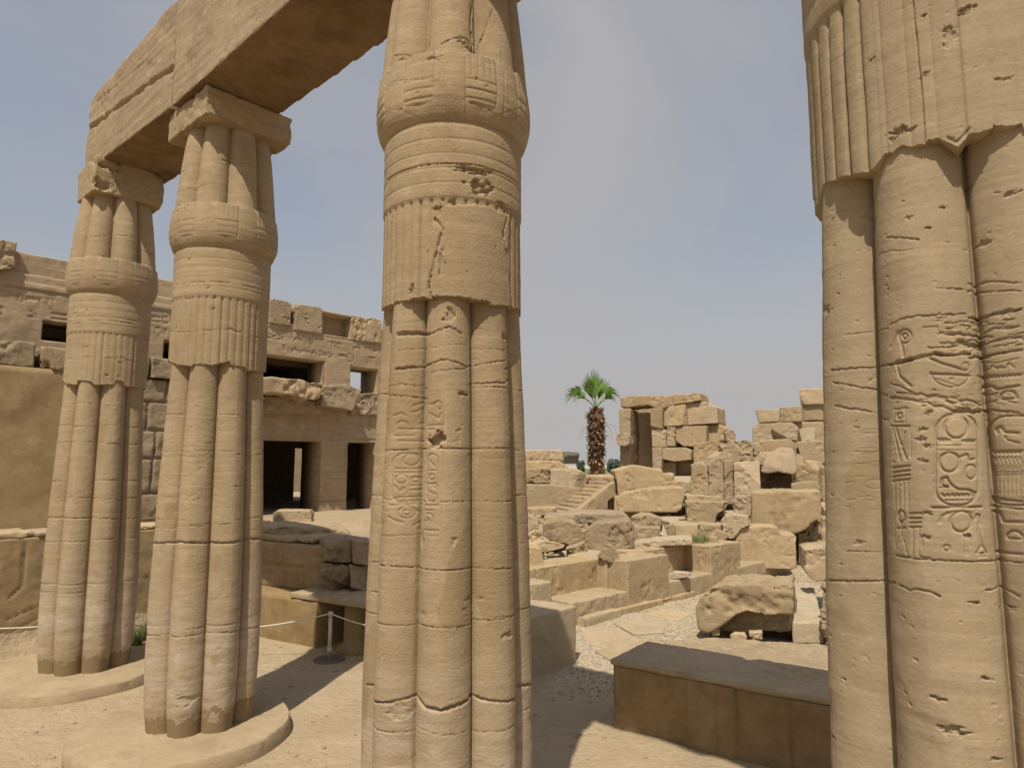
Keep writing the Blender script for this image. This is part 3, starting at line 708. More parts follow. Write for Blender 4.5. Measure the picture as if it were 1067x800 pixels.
def cap3(g):
    Q = crop(370, 0, 3.077)
    g.line(Q((455, 20), (440, 60), (400, 165)), .006, .014, jit=.004); g.line(Q((125, 180), (190, 172), (230, 168)), .005, .012, jit=.003)
    g.line(Q((275, 140), (340, 115), (370, 118), (378, 165)), .006, .012, jit=.003); g.blob(370+350/3.077, 140/3.077, .05, .03, .010)
    g.line(Q((385, 0), (378, 60), (385, 120), (380, 165)), .012, .02, jit=.008); g.blob(370+255/3.077, 190/3.077, .05, .015, .008); g.blob(370+150/3.077, 190/3.077, .03, .012, .008)
    for x in (272, 352, 470, 525): g.line(Q((x, 165), (x+3, 290), (x+2, 380)), .003, .006)
    g.line(Q((125, 270), (270, 268)), .003, .005, jit=.001)
    g.line(Q((300, 30), (370, 25)), .003, .006, jit=.002)
    g.line(Q((100, 350), (220, 380), (400, 392), (530, 350)), .003, .003)
    for _ in range(14): g.blob(random.uniform(-1.2, 1.2), random.uniform(4.6, 5.4), .015, .01, .006, px=False)
column(C3, 'tall central papyrus-bundle column with a smooth patch on its sheath and faint carved signs', .0058, low3, sheath3, cap3, 'col', (0, 5.2), sheath_bottom=crop(370, 200, 2.667)((70, 330), (78, 322), (104, 312), (106, 304), (150, 303), (152, 297), (190, 291), (214, 299), (216, 292), (290, 292), (330, 299), (374, 306), (376, 316), (425, 318), (427, 324), (460, 326)), chiprate=1., seed=3, disc=(C3[0]-.05, C3[1]-.05, .95))

# ---- second and first columns
def low2(g):
    T = crop(0, 520, 2.667)
    for pts, w, d in (([(424, 118), (480, 123), (500, 118), (580, 123), (640, 121), (680, 112), (732, 108)], .012, .024), ([(398, 371), (470, 379), (570, 375), (620, 368), (672, 364), (732, 346)], .006, .012),
                      ([(430, 75), (480, 78)], .004, .008)): g.line(T(*pts), w, d, jit=.003)
    g.blob(0+520/2.667, 520+560/2.667, .09, .05, .010)
    Q = crop(140, 80, 2.5)
    for h in (1.98, 2.62, 3.1):
        for k in range(-3, 4):
            a = k*R_(45)/1.; z = h+random.uniform(-.03, .03)
            g.line([(a-.36, z), (a, z+random.uniform(-.015, .015)), (a+.36, z)], .004, .009, jit=.002, px=False)
    rr = random.Random(8)
    for _ in range(90):
        x = rr.uniform(163, 232); y = rr.uniform(430, 555); g.line([(x, y), (x+rr.uniform(1, 7), y+rr.uniform(-5, 5))], .006, .005)
def low1(g):
    T = crop(0, 520, 2.667)
    g.line(T((138, 50), (190, 53), (262, 52), (330, 55), (395, 48)), .006, .014, jit=.002); g.line(T((120, 230), (240, 236), (330, 229), (392, 220)), .005, .010, jit=.002)
    for h in (2.1, 2.75, 3.2):
        g.line([(-1.6, h), (-.5, h+.02), (.5, h-.02), (1.6, h+.01)], .005, .011, jit=.004, px=False)
def sheath12(g):
    for h in (3.78, 4.22):
        g.line([(-1.7, h), (-.8, h-.02), (.2, h), (1.7, h-.02)], .004, .010, jit=.003, px=False)
    for _ in range(10): g.blob(random.uniform(-1.5, 1.5), random.uniform(3.5, 4.5), .02, .015, .010, px=False)
def cap12(g):
    for k in range(-3, 4):
        h = random.uniform(5.15, 5.45); a = k*R_(45)+R_(10)
        g.line([(a-.34, h), (a, h-.02), (a+.34, h+.01)], .006, .012, jit=.003, px=False)
    for _ in range(7): g.blob(random.uniform(-1.5, 1.5), random.uniform(4.6, 5.1), .016, .010, .008, px=False)
column(C2, 'second papyrus-bundle column from the left, under the joint of the two lintel beams', .009, low2, sheath12, cap12, 'col', seed=2, sheath_bottom=crop(140, 80, 2.5)((86, 738), (88, 745), (110, 750), (150, 755), (152, 749), (200, 751), (230, 745), (250, 741), (252, 752), (290, 756), (292, 766), (348, 770)), disc=(C2[0]-.10, C2[1]-.1, .93))
column(C1, 'farthest papyrus-bundle column at the left end of the lintel beams', .011, low1, sheath12, cap12, 'col', seed=1, sheath_bottom=crop(0, 150, 2.665)((176, 655), (178, 664), (213, 670), (215, 656), (256, 660), (258, 669), (318, 669), (320, 657), (344, 660), (346, 673), (404, 680)), disc=(C1[0]-.08, C1[1]-.1, 1.0))

# ---- lintel beams over the columns (v from 2.43 to 3.25)
PB = Plane(uv(0, 2.83), -U)                                   # s runs from the far end (negative u) towards the camera: s = -u
def beam(u0, u1, h0, h1, label, topcut=None, vox=.03, front=-.41, tilt=0., **kw):
    pl = PB; s0, s1 = -u1, -u0
    ptsf = [(s0, h0), (s1, h0), (s1, h1), (s0+.0, h1)] if topcut is None else [(s0, h0+tilt), (s1, h0), (s1, h1)]+topcut
    fr = [pl.pt(s, h, front) for s, h in ptsf]; bk = [pl.pt(s, h, .41) for s, h in ptsf]
    beam.n = getattr(beam, 'n', 0)+1
    o = erode('lintel_beam', prism_mesh(fr, bk), M['beam'], None, vox=vox, seed=beam.n*5., **kw)
    me = o.data; me.materials.append(M['soffit']); N_ = np.empty(len(me.polygons)*3, np.float32); me.polygons.foreach_get('normal', N_)  # downward faces get the colour with painted-in shade
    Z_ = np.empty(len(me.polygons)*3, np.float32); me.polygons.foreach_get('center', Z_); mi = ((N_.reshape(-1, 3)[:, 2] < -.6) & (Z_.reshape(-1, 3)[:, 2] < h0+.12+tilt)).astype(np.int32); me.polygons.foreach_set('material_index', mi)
    tag(o, label, 'stone beam', 'lintel beams of the colonnade'); return o
def _top(a, b, z, n=14, amp=.05):
    r = random.Random(int(a*10)); return [(a+(b-a)*k/n, z-r.uniform(0, amp)) for k in range(n+1)]
PBf = Plane(PB.pt(0, 0, -.41), PB.d)
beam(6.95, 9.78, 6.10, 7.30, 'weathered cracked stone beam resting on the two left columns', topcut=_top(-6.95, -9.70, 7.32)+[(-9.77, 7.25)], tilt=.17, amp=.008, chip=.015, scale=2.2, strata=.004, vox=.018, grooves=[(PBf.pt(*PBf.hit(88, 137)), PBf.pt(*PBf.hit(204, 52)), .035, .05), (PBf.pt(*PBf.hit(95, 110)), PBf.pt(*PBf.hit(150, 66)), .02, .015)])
beam(3.30, 6.895, 6.10, 7.42, 'stone beam with shade-toned ochre underside between the second column and the central column', topcut=_top(-3.3, -6.93, 7.46), front=-.412, amp=.008, chip=.01, scale=2.2, strata=.003, vox=.02)
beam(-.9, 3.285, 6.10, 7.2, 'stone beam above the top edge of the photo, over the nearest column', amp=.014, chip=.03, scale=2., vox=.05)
# ------------------------------------------------------------------ relief walls: a real thick wall with openings, carved joints and signs
def relief(name, pl, s0, s1, h0, h1, thick, mat, parent=None, holes=(), steps=(), step=.05, carve=None, amp=.012, seed=0., joints=None, back=0.):
    def lines(a, b, extra):
        e = sorted({a, b, *[x for x in extra if a < x < b]}); out = []
        for p, q in zip(e, e[1:]): out += list(np.linspace(p, q, max(2, int((q-p)/step)+1)))[:-1]
        return np.array(out+[b])
    S = lines(s0, s1, [x for r in list(holes)+[t[:4] for t in steps] for x in r[:2]]); H = lines(h0, h1, [x for r in list(holes)+[t[:4] for t in steps] for x in r[2:4]])
    ns, nh = len(S), len(H); SS, HH = np.meshgrid(S, H)
    sc, hc = (S[1:]+S[:-1])/2, (H[1:]+H[:-1])/2; MS, MH = np.meshgrid(sc, hc); solid = np.ones(MS.shape, bool)
    for a, b, c, d in holes: solid &= ~((MS > a) & (MS < b) & (MH > c) & (MH < d))
    D = np.zeros(SS.shape)
    for a, b, c, d, z in steps: D[(SS >= a-1e-6) & (SS <= b+1e-6) & (HH >= c-1e-6) & (HH <= d+1e-6)] = z
    P = np.stack([pl.o[0]+pl.d[0]*SS, pl.o[1]+pl.d[1]*SS, HH], -1).reshape(-1, 3)
    D += (amp*fbm(P+seed, 3.2, 5, .6)).reshape(SS.shape)
    C = np.zeros(SS.shape)
    def seg(x0, y0, x1, y1, w, dep):
        j0, j1 = np.searchsorted(S, [min(x0, x1)-w, max(x0, x1)+w]); i0, i1 = np.searchsorted(H, [min(y0, y1)-w, max(y0, y1)+w])
        if j1 <= j0 or i1 <= i0: return
        X, Y = SS[i0:i1, j0:j1], HH[i0:i1, j0:j1]; dx, dy = x1-x0, y1-y0; t = np.clip(((X-x0)*dx+(Y-y0)*dy)/(dx*dx+dy*dy+1e-9), 0, 1)
        f = np.clip(1-(np.hypot(X-x0-t*dx, Y-y0-t*dy)/w)**2, 0, 1); C[i0:i1, j0:j1] = np.minimum(C[i0:i1, j0:j1], -dep*f)
    if joints:
        hs_, L, w, dep = joints; r = random.Random(int(seed*10)+3)
        for a, b in zip(hs_, hs_[1:]):
            seg(s0, a, s1, a+r.uniform(-.01, .01), w, dep); x = s0+r.uniform(.2, L)
            while x < s1: seg(x, a, x+r.uniform(-.02, .02), b, w, dep); x += L*r.uniform(.6, 1.3)
    if carve: carve(seg)
    D += C
    P[:, 0] += pl.n[0]*(D.ravel()-back); P[:, 1] += pl.n[1]*(D.ravel()-back)
    B = np.stack([pl.o[0]+pl.d[0]*SS-pl.n[0]*(thick+back), pl.o[1]+pl.d[1]*SS-pl.n[1]*(thick+back), HH], -1).reshape(-1, 3)
    N = ns*nh; i, j = np.nonzero(solid); a = i*ns+j
    F = [np.stack([a, a+1, a+ns+1, a+ns], 1), np.stack([a+N, a+ns+N, a+ns+1+N, a+1+N], 1)]
    pad = np.pad(solid, 1)
    def side(di, dj, p, q):
        e = solid & ~pad[1+di:1+di+solid.shape[0], 1+dj:1+dj+solid.shape[1]]; i, j = np.nonzero(e); a = i*ns+j
        F.append(np.stack([a+q, a+p, a+p+N, a+q+N], 1))
    side(-1, 0, 0, 1); side(1, 0, ns+1, ns); side(0, -1, ns, 0); side(0, 1, 1, ns+1)
    return mesh_np(name, np.vstack([P, B]), np.vstack(F), M[mat], parent, smooth=False)
def signs(s0, s1, h0, h1, n, w, dep, seed=1):
    def f(seg):
        r = random.Random(seed); x = s0
        while x < s1:
            ww = r.uniform(.06, .24); k = r.choice('abcdef')
            a, b, c, d = x, x+ww, h0+r.uniform(0, .1)*(h1-h0), h1-r.uniform(0, .2)*(h1-h0)
            if k == 'a': [seg(*q, w, dep) for q in ((a, c, b, c), (b, c, b, d), (b, d, a, d), (a, d, a, c))]
            elif k == 'b':
                for t in (0, .25, .5, .75, 1): seg(a, c+(d-c)*t, b, c+(d-c)*t, w, dep)
            elif k == 'c': seg(a, c, (a+b)/2, d, w, dep); seg((a+b)/2, d, b, c, w, dep); seg(a, (c+d)/2, b, (c+d)/2, w, dep)
            elif k == 'd':
                P = [((a+b)/2+ww/2*math.cos(t*.7), (c+d)/2+ww/2*math.sin(t*.7)) for t in range(10)]
                [seg(*p, *q, w, dep) for p, q in zip(P, P[1:])]; seg((a+b)/2, c, (a+b)/2, (c+d)/2-ww/2, w, dep)
            elif k == 'e':
                for t in (0, .5, 1): seg(a+ww*t, c, a+ww*t, d, w, dep)
                seg(a, d, b, d, w, dep)
            else: seg(a, d, b, (c+d)/2, w, dep); seg(b, (c+d)/2, a, c, w, dep); seg(a, c, b, c, w, dep)
            x = b+r.choice([r.uniform(.03, .08), r.uniform(.05, .45)])
    return f

# ------------------------------------------------------------------ far roofed ruin on the left
BP = Plane(atY(370, 500, 17.), V)
def bs(px, py=450): return BP.hit(px, py)[0]
def bh(px, py): return BP.hit(px, py)[1]
root = empty('ruined_temple_building', BP.pt(-5, 1.2)); tag(root, 'long roofless ruin with carved frieze, slot windows and two dark doorways behind the colonnade', 'ruined building')
sA, sZ = bs(-90), bs(430)
hArT, hArB = bh(330, 349), bh(330, 376)                      # carved beam top / bottom
hWinB = bh(330, 402)
hPar = bh(320, 319)
hDoor = bh(305, 459)
d1 = (bs(272), bs(335), .6, hDoor); d2 = (bs(363), bs(391), .6, bh(377, 461))
w1 = (bs(262), bs(335), hWinB, hArB); w2 = (bs(364), bs(392), hWinB-.12, bh(378, 384))
wl = (bs(35), bs(96), bh(50, 355), bh(50, 334)); wl2 = (bs(165), bs(200), bh(170, 374), bh(170, 354))
notch = [(bs(303, 325), bs(308, 325), bh(305, 337), 8), (sA-1, bs(16, 270), bh(8, 251), 8), (bs(397, 330)-.05, sZ+5, hPar-.25, 8), (bs(280, 320), bs(336, 320), hPar, 8), (bs(336, 320), bs(367, 320), bh(350, 326), 8), (bs(367, 320), bs(398, 330), bh(380, 331), 8), (bs(16, 270), bs(280, 320), bh(60, 268), 8)]
recess = [(bs(337, 335), bs(366, 335), bh(350, 349), bh(350, 329), -.35), (bs(17, 270), bs(250, 300), bh(40, 286), bh(40, 262)+.02, -.16)]
mould = [(sA, bs(250), hArT+.02, hArT+.10, .02)]
def carveB(seg):
    hm = (hArB+hArT)/2
    signs(sA, sZ, hArB+.12, hm-.05, 0, .013, .022, 3)(seg); signs(sA, sZ, hm+.07, hArT-.10, 0, .013, .022, 8)(seg)
    for h in (hArB+.02, hArT): seg(sA, h, sZ, h, .014, .018)
    for x in (bs(336), bs(364)): seg(x, hWinB, x, hArB, .02, .03)
    r = random.Random(2)
    for h in (hDoor+.05, hWinB-.35, 1.6, 2.3): seg(sA, h, sZ, h+.02, .02, .03)
    for _ in range(26): x = r.uniform(sA, sZ); h = r.choice([1.2, 1.6, 2.3, hDoor+.05]); seg(x, h, x+.02, h+.65, .02, .03)
relief('front_wall', BP, sA, sZ, .5, 7.0, .75, 'wall', root, holes=[d1, d2, w1, w2, wl, wl2]+notch, steps=recess+mould, step=.024, carve=carveB, amp=.009, seed=1.)
# rooms behind: floor slab of the upper chamber, dividing walls, rear wall with its own doorway
M['inside'] = stone('shade_dark_inner_stone', (.13, .10, .065), (.09, .07, .045), None, bed=.3, rnd=0)  # albedo lowered to paint the rooms' shade, so the doorways look black
RB = Plane(BP.o-BP.n*5.3, BP.d)
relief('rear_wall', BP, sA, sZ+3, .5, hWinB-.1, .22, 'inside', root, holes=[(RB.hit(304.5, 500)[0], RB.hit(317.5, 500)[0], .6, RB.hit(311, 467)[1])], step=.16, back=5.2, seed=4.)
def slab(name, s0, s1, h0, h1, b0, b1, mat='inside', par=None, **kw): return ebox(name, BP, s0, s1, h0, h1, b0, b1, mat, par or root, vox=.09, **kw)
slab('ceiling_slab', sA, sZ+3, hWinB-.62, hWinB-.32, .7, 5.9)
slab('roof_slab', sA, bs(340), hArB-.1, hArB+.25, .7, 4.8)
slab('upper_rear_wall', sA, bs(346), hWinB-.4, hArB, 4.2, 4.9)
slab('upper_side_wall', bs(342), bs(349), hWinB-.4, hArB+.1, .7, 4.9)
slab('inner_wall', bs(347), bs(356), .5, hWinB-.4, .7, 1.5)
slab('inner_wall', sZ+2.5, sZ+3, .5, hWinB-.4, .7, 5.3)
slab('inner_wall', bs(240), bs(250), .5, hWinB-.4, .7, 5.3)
lit = ebox('sunlit_stone_wall', BP, bs(304)+2, bs(345)+7, .4, 3.6, 9.5, 10.2, 'block', None, vox=.08); tag(lit, 'sunlit masonry seen through the left dark doorway of the ruin', 'stone wall')
# the broken roof ledge that throws the diagonal shadows
def bblock(name, pts, out, thick, **kw):
    pl = Plane(BP.o+BP.n*out, BP.d); F = [pl.hit(*p) for p in pts]
    bm = prism_mesh([pl.pt(*f) for f in F], [pl.pt(*f, thick) for f in F]); bblock.n = getattr(bblock, 'n', 0)+1
    return erode(name, bm, M[kw.pop('mat', 'block')], root, seed=bblock.n*9., **kw)
bblock('broken_ledge', [(230, 392), (300, 393), (318, 395), (337, 399), (339, 404), (334, 416), (318, 418), (300, 411), (230, 411)], .75, .9, amp=.035, chip=.07, scale=2.2)
bblock('ledge_corbel', [(230, 411), (300, 413), (336, 420), (336, 432), (230, 430)], .25, .4, amp=.03, chip=.05)
bblock('wedge_stone', [(337, 402), (360, 400), (377, 406), (368, 428), (351, 425), (335, 423)], .55, .7, amp=.015, chip=.02)
bblock('rough_stone', [(364, 411), (400, 409), (402, 432), (366, 432)], .12, .3, mat='rough', amp=.03, chip=.05)
bblock('rounded_coping', [(-20, 252), (4, 250), (11, 253), (16, 262), (16, 280), (-20, 282)], .12, .7, amp=.01)
for k, (a, b, c, d) in enumerate([(281, 303, 313, 338), (308, 336, 319, 346), (367, 398, 331, 356)]):
    bblock('parapet_stone', [(a, c+1), (a+5, c-2), (b-3, c+1), (b, c+4), (b, d+2), (a, d-2)], .05, .6, amp=.012, chip=.04)

# plastered wall with rough coping stones, nearer on the left
PT = Plane(atY(0, 480, 10.3), V)
def ts(px, py=480): return PT.hit(px, py)[0]
def thh(px, py): return PT.hit(px, py)[1]
root = empty('plastered_wall', PT.pt(ts(60), 1.3)); tag(root, 'tall smooth ochre plastered wall with rough stones on top, at the left edge', 'wall')
hT = thh(0, 380)
relief('plaster_face', PT, ts(-120), ts(118), 1.0, hT, .8, 'plaster', root, step=.1, amp=.02, seed=5.)
relief('rough_masonry', PT, ts(118)+.003, ts(205), 1.0, hT-.02, .9, 'rough', root, step=.03, amp=.025, seed=6., joints=([1.0, 1.5, 2.0, 2.6, 3.1, 3.6, 4.1], .7, .03, .05), back=.05)
for k, (a, b) in enumerate([(-110, -45), (-44, 28), (33, 92), (93, 150), (151, 204)]):
    ebox('coping_stone', PT, ts(a), ts(b), hT+.003, hT+.44-(.04*k % .1), -.02+.04*(k % 2), .8, 'rough', root, amp=.035, chip=.06, scale=2.2, vox=.03)

# lower stone wall in front of it
PS = Plane(at(0, 687), V)
def ss(px, py=620): return PS.hit(px, py)[0]
root = empty('low_stone_wall', PS.pt(ss(30), 0)); tag(root, 'low cracked stone wall running behind the farthest left column', 'wall')
def carveS(seg):
    for a, b in (((26, 556), (25, 590)), ((25, 590), (22, 612)), ((22, 612), (8, 624)), ((0, 660), (14, 657)), ((14, 657), (40, 643)), ((8, 645), (42, 630)), ((150, 600), (160, 604)), ((-40, 640), (0, 660))):
        p, q = PS.hit(*a), PS.hit(*b); seg(*p, *q, .010, .025)
relief('masonry', PS, ss(-140), ss(262), -.1, PS.hit(0, 562)[1], .6, 'plaster', root, step=.03, amp=.010, seed=7., carve=carveS)
hS = PS.hit(0, 562)[1]
for k, (a, b) in enumerate([(-138, -50), (-49, 31), (33, 120), (121, 262)]):
    ebox('capstone', PS, ss(a), ss(b), hS+.003, hS+.07+.02*(k == 1), -.03+.02*(k % 2), .66, 'lowwall', root, amp=.012, chip=.03, vox=.03)

# ------------------------------------------------------------------ seat and stepped masonry between the second and third columns
b0 = at(270, 664); b1 = at(331, 676); PU = Plane(b0, b1[:2]-b0[:2])
def us(px, py): return PU.hit(px, py)[0]
root = empty('stepped_masonry_bench', PU.pt(.4, 0)); tag(root, 'ruined stepped masonry bench with ochre plinth and grey seat slab behind the rope post', 'stone bench')
sE = us(331, 650); hSt = PU.hit(320, 625)[1]
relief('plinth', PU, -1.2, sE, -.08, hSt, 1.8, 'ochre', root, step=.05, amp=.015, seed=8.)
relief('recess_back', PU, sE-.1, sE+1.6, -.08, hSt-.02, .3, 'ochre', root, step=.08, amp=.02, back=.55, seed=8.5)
ebox('seat_slab', PU, us(303, 620), us(331, 650)+1.5, hSt+.003, hSt+.085, -.02, 1.0, 'cement', root, amp=.008, chip=.02, vox=.018)
bm = bmesh.new(); pb = at(367, 683); prof = [(0, .25), (.08, .26), (.1, .2), (.14, .165), (hSt, .16)]
rr_ = []
for z, r in prof: rr_.append([bm.verts.new((pb[0]+r*math.cos(k*math.pi/16), pb[1]+.2+r*math.sin(k*math.pi/16), z)) for k in range(32)])
for a, b in zip(rr_, rr_[1:]):
    for k in range(32): bm.faces.new((a[k], a[(k+1) % 32], b[(k+1) % 32], b[k]))
mesh_bm('seat_leg', bm, M['ochre'], root, True)
PU2 = Plane(PU.o-PU.n*.45, PU.d)
def u2(px, py): return PU2.hit(px, py)
hU = u2(300, 566)[1]
relief('masonry_courses', PU2, -1.6, u2(348, 600)[0], hSt+.003, hU, 1.0, 'wall', root, step=.04, amp=.035, seed=9., joints=([hSt+.02, hSt+.34, hU-.36, hU], .8, .02, .03))
ebox('worn_capstone', PU2, -1.7, u2(324, 560)[0], hU+.003, hU+.09, .02, .9, 'block', root, amp=.03, chip=.05, scale=2., vox=.03)
block('rough_corner_stone', [(340, 566), (350, 563), (366, 562), (367, 586), (350, 588), (338, 586)], 9.9, .9, 'rough', 10, parent=root, amp=.02, chip=.05)
block('rough_corner_stone', [(367, 563), (386, 564), (400, 566), (400, 588), (382, 589), (368, 587)], 9.95, .9, 'rough', 10, parent=root, amp=.02, chip=.04)
block('rough_corner_stone', [(338, 589), (352, 588), (365, 590), (366, 611), (350, 607), (336, 603)], 9.85, .9, 'rough', 10, parent=root, amp=.03, chip=.05)
block('rough_corner_stone', [(366, 590), (400, 591), (400, 618), (380, 616), (367, 612)], 9.9, .9, 'rough', 10, parent=root, amp=.03, chip=.05)
block('stone_slab', [(255, 549), (300, 548), (345, 550), (362, 553), (367, 560), (350, 563), (300, 562), (255, 562)], 11.2, 1.3, 'block', 0, amp=.03, chip=.05, scale=1.8, label='long rounded pale slab lying on the masonry below the dark doorways', cat='stone slab')
block('stone_block', [(284, 535), (288, 532), (323, 532), (325, 536), (324, 549), (284, 548)], 12.3, .6, 'block', -6, amp=.008, chip=.02, label='small squared block on top of the masonry, in front of the left doorway', cat='stone block')
block('stone_block', [(266, 543), (282, 543), (283, 550), (266, 550)], 12.0, .5, 'block', 0, amp=.01, chip=.02, label='low pale block just right of the second column, beside the small squared block', cat='stone block')

# ------------------------------------------------------------------ rope barrier
def post(px, py, top, label):
    p = at(px, py); h = atY(px, top, p[1])[2]
    r = empty('barrier_post', p); tag(r, label, 'post', 'rope barrier posts')
    bm = bmesh.new(); tube(bm, [(p[0], p[1], .015), (p[0], p[1], h)], .024, n=16); tube(bm, [(p[0], p[1], .10), (p[0], p[1], .17)], .033, n=16); tube(bm, [(p[0], p[1], h-.05), (p[0], p[1], h+.012)], .03, n=16)
    mesh_bm('pole', bm, M['post'], r, True)
    bm = bmesh.new(); bmesh.ops.create_cone(bm, cap_ends=True, segments=32, radius1=.21, radius2=.19, depth=.03); bmesh.ops.translate(bm, verts=bm.verts, vec=(p[0], p[1], .012))
    mesh_bm('base_plate', bm, M['plate'], r)
    return Vector((p[0], p[1], h-.01))
pA = post(103, 688, 644, 'short cream rope post left of the farthest column'); pBt = post(343, 688, 638, 'short cream rope post on a dark plate in front of the bench')
def rope(a, b, sag, label):
    bm = bmesh.new(); P = [Vector(a).lerp(Vector(b), t/24)-Vector((0, 0, sag*4*(t/24)*(1-t/24))) for t in range(25)]
    tube(bm, P, .0075, n=8); tag(mesh_bm('rope', bm, M['rope'], None, True), label, 'rope', 'barrier ropes')
rope(at(-60, 700)*np.array([1, 1, 0])+np.array([0, 0, .52]), pA, .05, 'pale rope entering from the left edge to the post at the farthest column')
rope(pA, pBt, .17, 'pale sagging rope strung between the two barrier posts behind the columns')
rope(pBt, Vector(at(470, 700))+Vector((0, 0, .55)), .12, 'pale rope running from the right-hand post to behind the central column')

# ------------------------------------------------------------------ low wall across the right middle ground
root = empty('low_ruined_wall', (*PW0, 0)); tag(root, 'long low plastered wall with recesses and uprights across the passage', 'wall')
W_ = PWALL
def ws(px, py): return W_.hit(px, py)[0]
HL = W_.hit(697, 606)[1]; HP = W_.hit(697, 577)[1]
L1 = ws(830, 590)
wk = dict(amp=.010, chip=.02, vox=.022)
ebox('ledge', W_, ws(597, 640), L1, -.1, HL, 0, .62, 'lowwall', root, amp=.012, chip=.02, vox=.03)
ebox('upright', W_, ws(654, 620), ws(697, 600), -.1, HP, -.006, .7, 'lowwall', root, **wk)
ebox('upright', W_, ws(741, 590), ws(772, 580), -.1, HP+.02, -.006, .7, 'lowwall', root, **wk)
ebox('upright', W_, ws(823, 580), ws(830, 580), -.1, HP*.92, -.004, .7, 'lowwall', root, **wk)
ebox('recess_wall', W_, ws(597, 640)-1.4, ws(641, 600)+.5, -.1, HP-.01, .60, 1.1, 'lowwall', root, **wk)
ebox('recess_wall', W_, ws(690, 600), ws(745, 600), -.1, HP+.01, .60, 1.1, 'lowwall', root, **wk)
ebox('recess_wall', W_, ws(640, 600)+.3, ws(660, 600)+.2, -.1, HP-.008, .4, 1.3, 'lowwall', root, **wk)
ebox('recess_wall', W_, ws(770, 600), ws(823, 600)+.2, -.1, HL+.1, .55, 1.1, 'lowwall', root, **wk)
ebox('wall_top_fill', W_, ws(700, 600)-1.0, L1, HP-.45, HP-.03, 1.0, 1.9, 'pale', root, vox=.04)
for a, b, o in ((602, 640, .14), (641, 675, .10), (676, 722, .06)):
    ebox('footing_stone', W_, ws(a, 648), ws(b, 635), -.08, .10+o*.3, -o, .05, 'lowwall', root, amp=.02, chip=.04, vox=.02)
b = ebox('stone_pillar_stub', W_, ws(567, 640)-.1, ws(588, 640)-.05, 0, .70, .2, .9, 'lowwall', None, amp=.01, chip=.03, vox=.02); tag(b, 'short squared stub between the central column and the first wall recess', 'stone block')
pA_ = at(601, 689); PA = Plane(pA_, V)
b = ebox('plastered_block', PA, -1.6, 0, -.05, PA.hit(599, 631)[1], 0, .72, 'lowwall', None, amp=.008, chip=.015, vox=.022); tag(b, 'smooth plastered block right beside the foot of the central column', 'stone block')

# near bench-high wall in the shade
PF = Plane(at(640, 757), at(800, 797)[:2]-at(640, 757)[:2])
def fs(px, py): return PF.hit(px, py)[0]
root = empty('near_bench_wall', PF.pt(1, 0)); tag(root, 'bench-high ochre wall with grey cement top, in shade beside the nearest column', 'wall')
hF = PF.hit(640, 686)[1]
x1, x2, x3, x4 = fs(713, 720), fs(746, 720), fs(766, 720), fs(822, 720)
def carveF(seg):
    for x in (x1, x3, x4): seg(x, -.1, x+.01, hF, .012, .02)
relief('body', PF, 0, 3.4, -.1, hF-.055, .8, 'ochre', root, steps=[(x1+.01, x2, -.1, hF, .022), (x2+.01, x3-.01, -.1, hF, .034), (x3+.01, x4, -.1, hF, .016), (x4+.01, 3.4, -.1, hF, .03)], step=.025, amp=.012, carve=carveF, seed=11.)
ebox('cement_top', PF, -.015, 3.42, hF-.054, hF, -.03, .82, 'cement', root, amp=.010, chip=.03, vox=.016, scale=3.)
bl = lambda *a, **k: block(*a, **k)
def flat_stone(name, mat, px, h, label, cat, dz=.3, **kw):
    Q = [at(x, y, h) for x, y in px]
    tag(erode(name, prism_mesh([tuple(q) for q in Q], [(q[0], q[1], q[2]-dz) for q in Q]), M[mat], None, **kw), label, cat)
flat_stone('stone_slab', 'block', [(692, 668), (740, 663), (800, 666), (868, 673), (875, 700), (800, 700), (700, 690)], .17, 'flat sunlit slab lying along the back of the near shaded wall', 'stone slab', amp=.012, chip=.03, seed=61, vox=.025)
# big broken stone propped on small ones
o_ = bl('broken_block', [(724, 634), (729, 622), (741, 611), (752, 608), (785, 608), (822, 608), (827, 612), (826, 641), (812, 640), (795, 642), (778, 637), (766, 641), (755, 650), (744, 658), (736, 660), (727, 655)], 9.75, 1.2, 'block', -8, cuts=0, lean=.04, amp=.02, chip=.06, scale=2., label='big broken stone block with undercut front, propped on small stones in the gravel passage', cat='stone block')
c_ = empty('tmp'); c_.location = o_.location.copy()
l_ = bl('broken_underside', [(738, 645), (760, 634), (824, 634), (823, 657), (812, 661), (795, 656), (775, 662), (752, 657)], 10.0, .95, 'rough', -8, parent=c_, amp=.05, chip=.08, cuts=0)
l_.parent = o_; l_.location = (-o_.location.x, -o_.location.y, -o_.location.z); bpy.data.objects.remove(c_)
bl('prop_stone', [(760, 663), (766, 660), (776, 661), (779, 665), (776, 669), (762, 669)], 9.45, .2, 'block', 0, amp=.012, chip=.02, label='rounded small stone under the front of the big broken block', cat='stone')
bl('prop_stone', [(780, 659), (795, 659), (795, 668), (781, 668)], 9.5, .2, 'block', 0, amp=.01, label='squarish small stone under the big broken block, right of the rounded one', cat='stone')
bl('prop_stone', [(741, 655), (750, 655), (750, 663), (742, 663)], 9.9, .3, 'block', 0, amp=.01, label='small stone in the shadow under the left end of the big broken block', cat='stone')
flat_stone('long_slab', 'pale', [(824, 609), (848, 612), (853, 630), (859, 648), (825, 648)], .29, 'long pale slab with rough top pointing away, right of the big broken block', 'stone slab', amp=.012, chip=.03, seed=50, vox=.02)
bl('jagged_stone', [(852, 606), (872, 600), (874, 690), (860, 690), (858, 664), (853, 640)], 9.6, .8, 'rough', -10, amp=.035, chip=.09, strata=.03, label='jagged upright stone squeezed against the left edge of the nearest column', cat='stone')
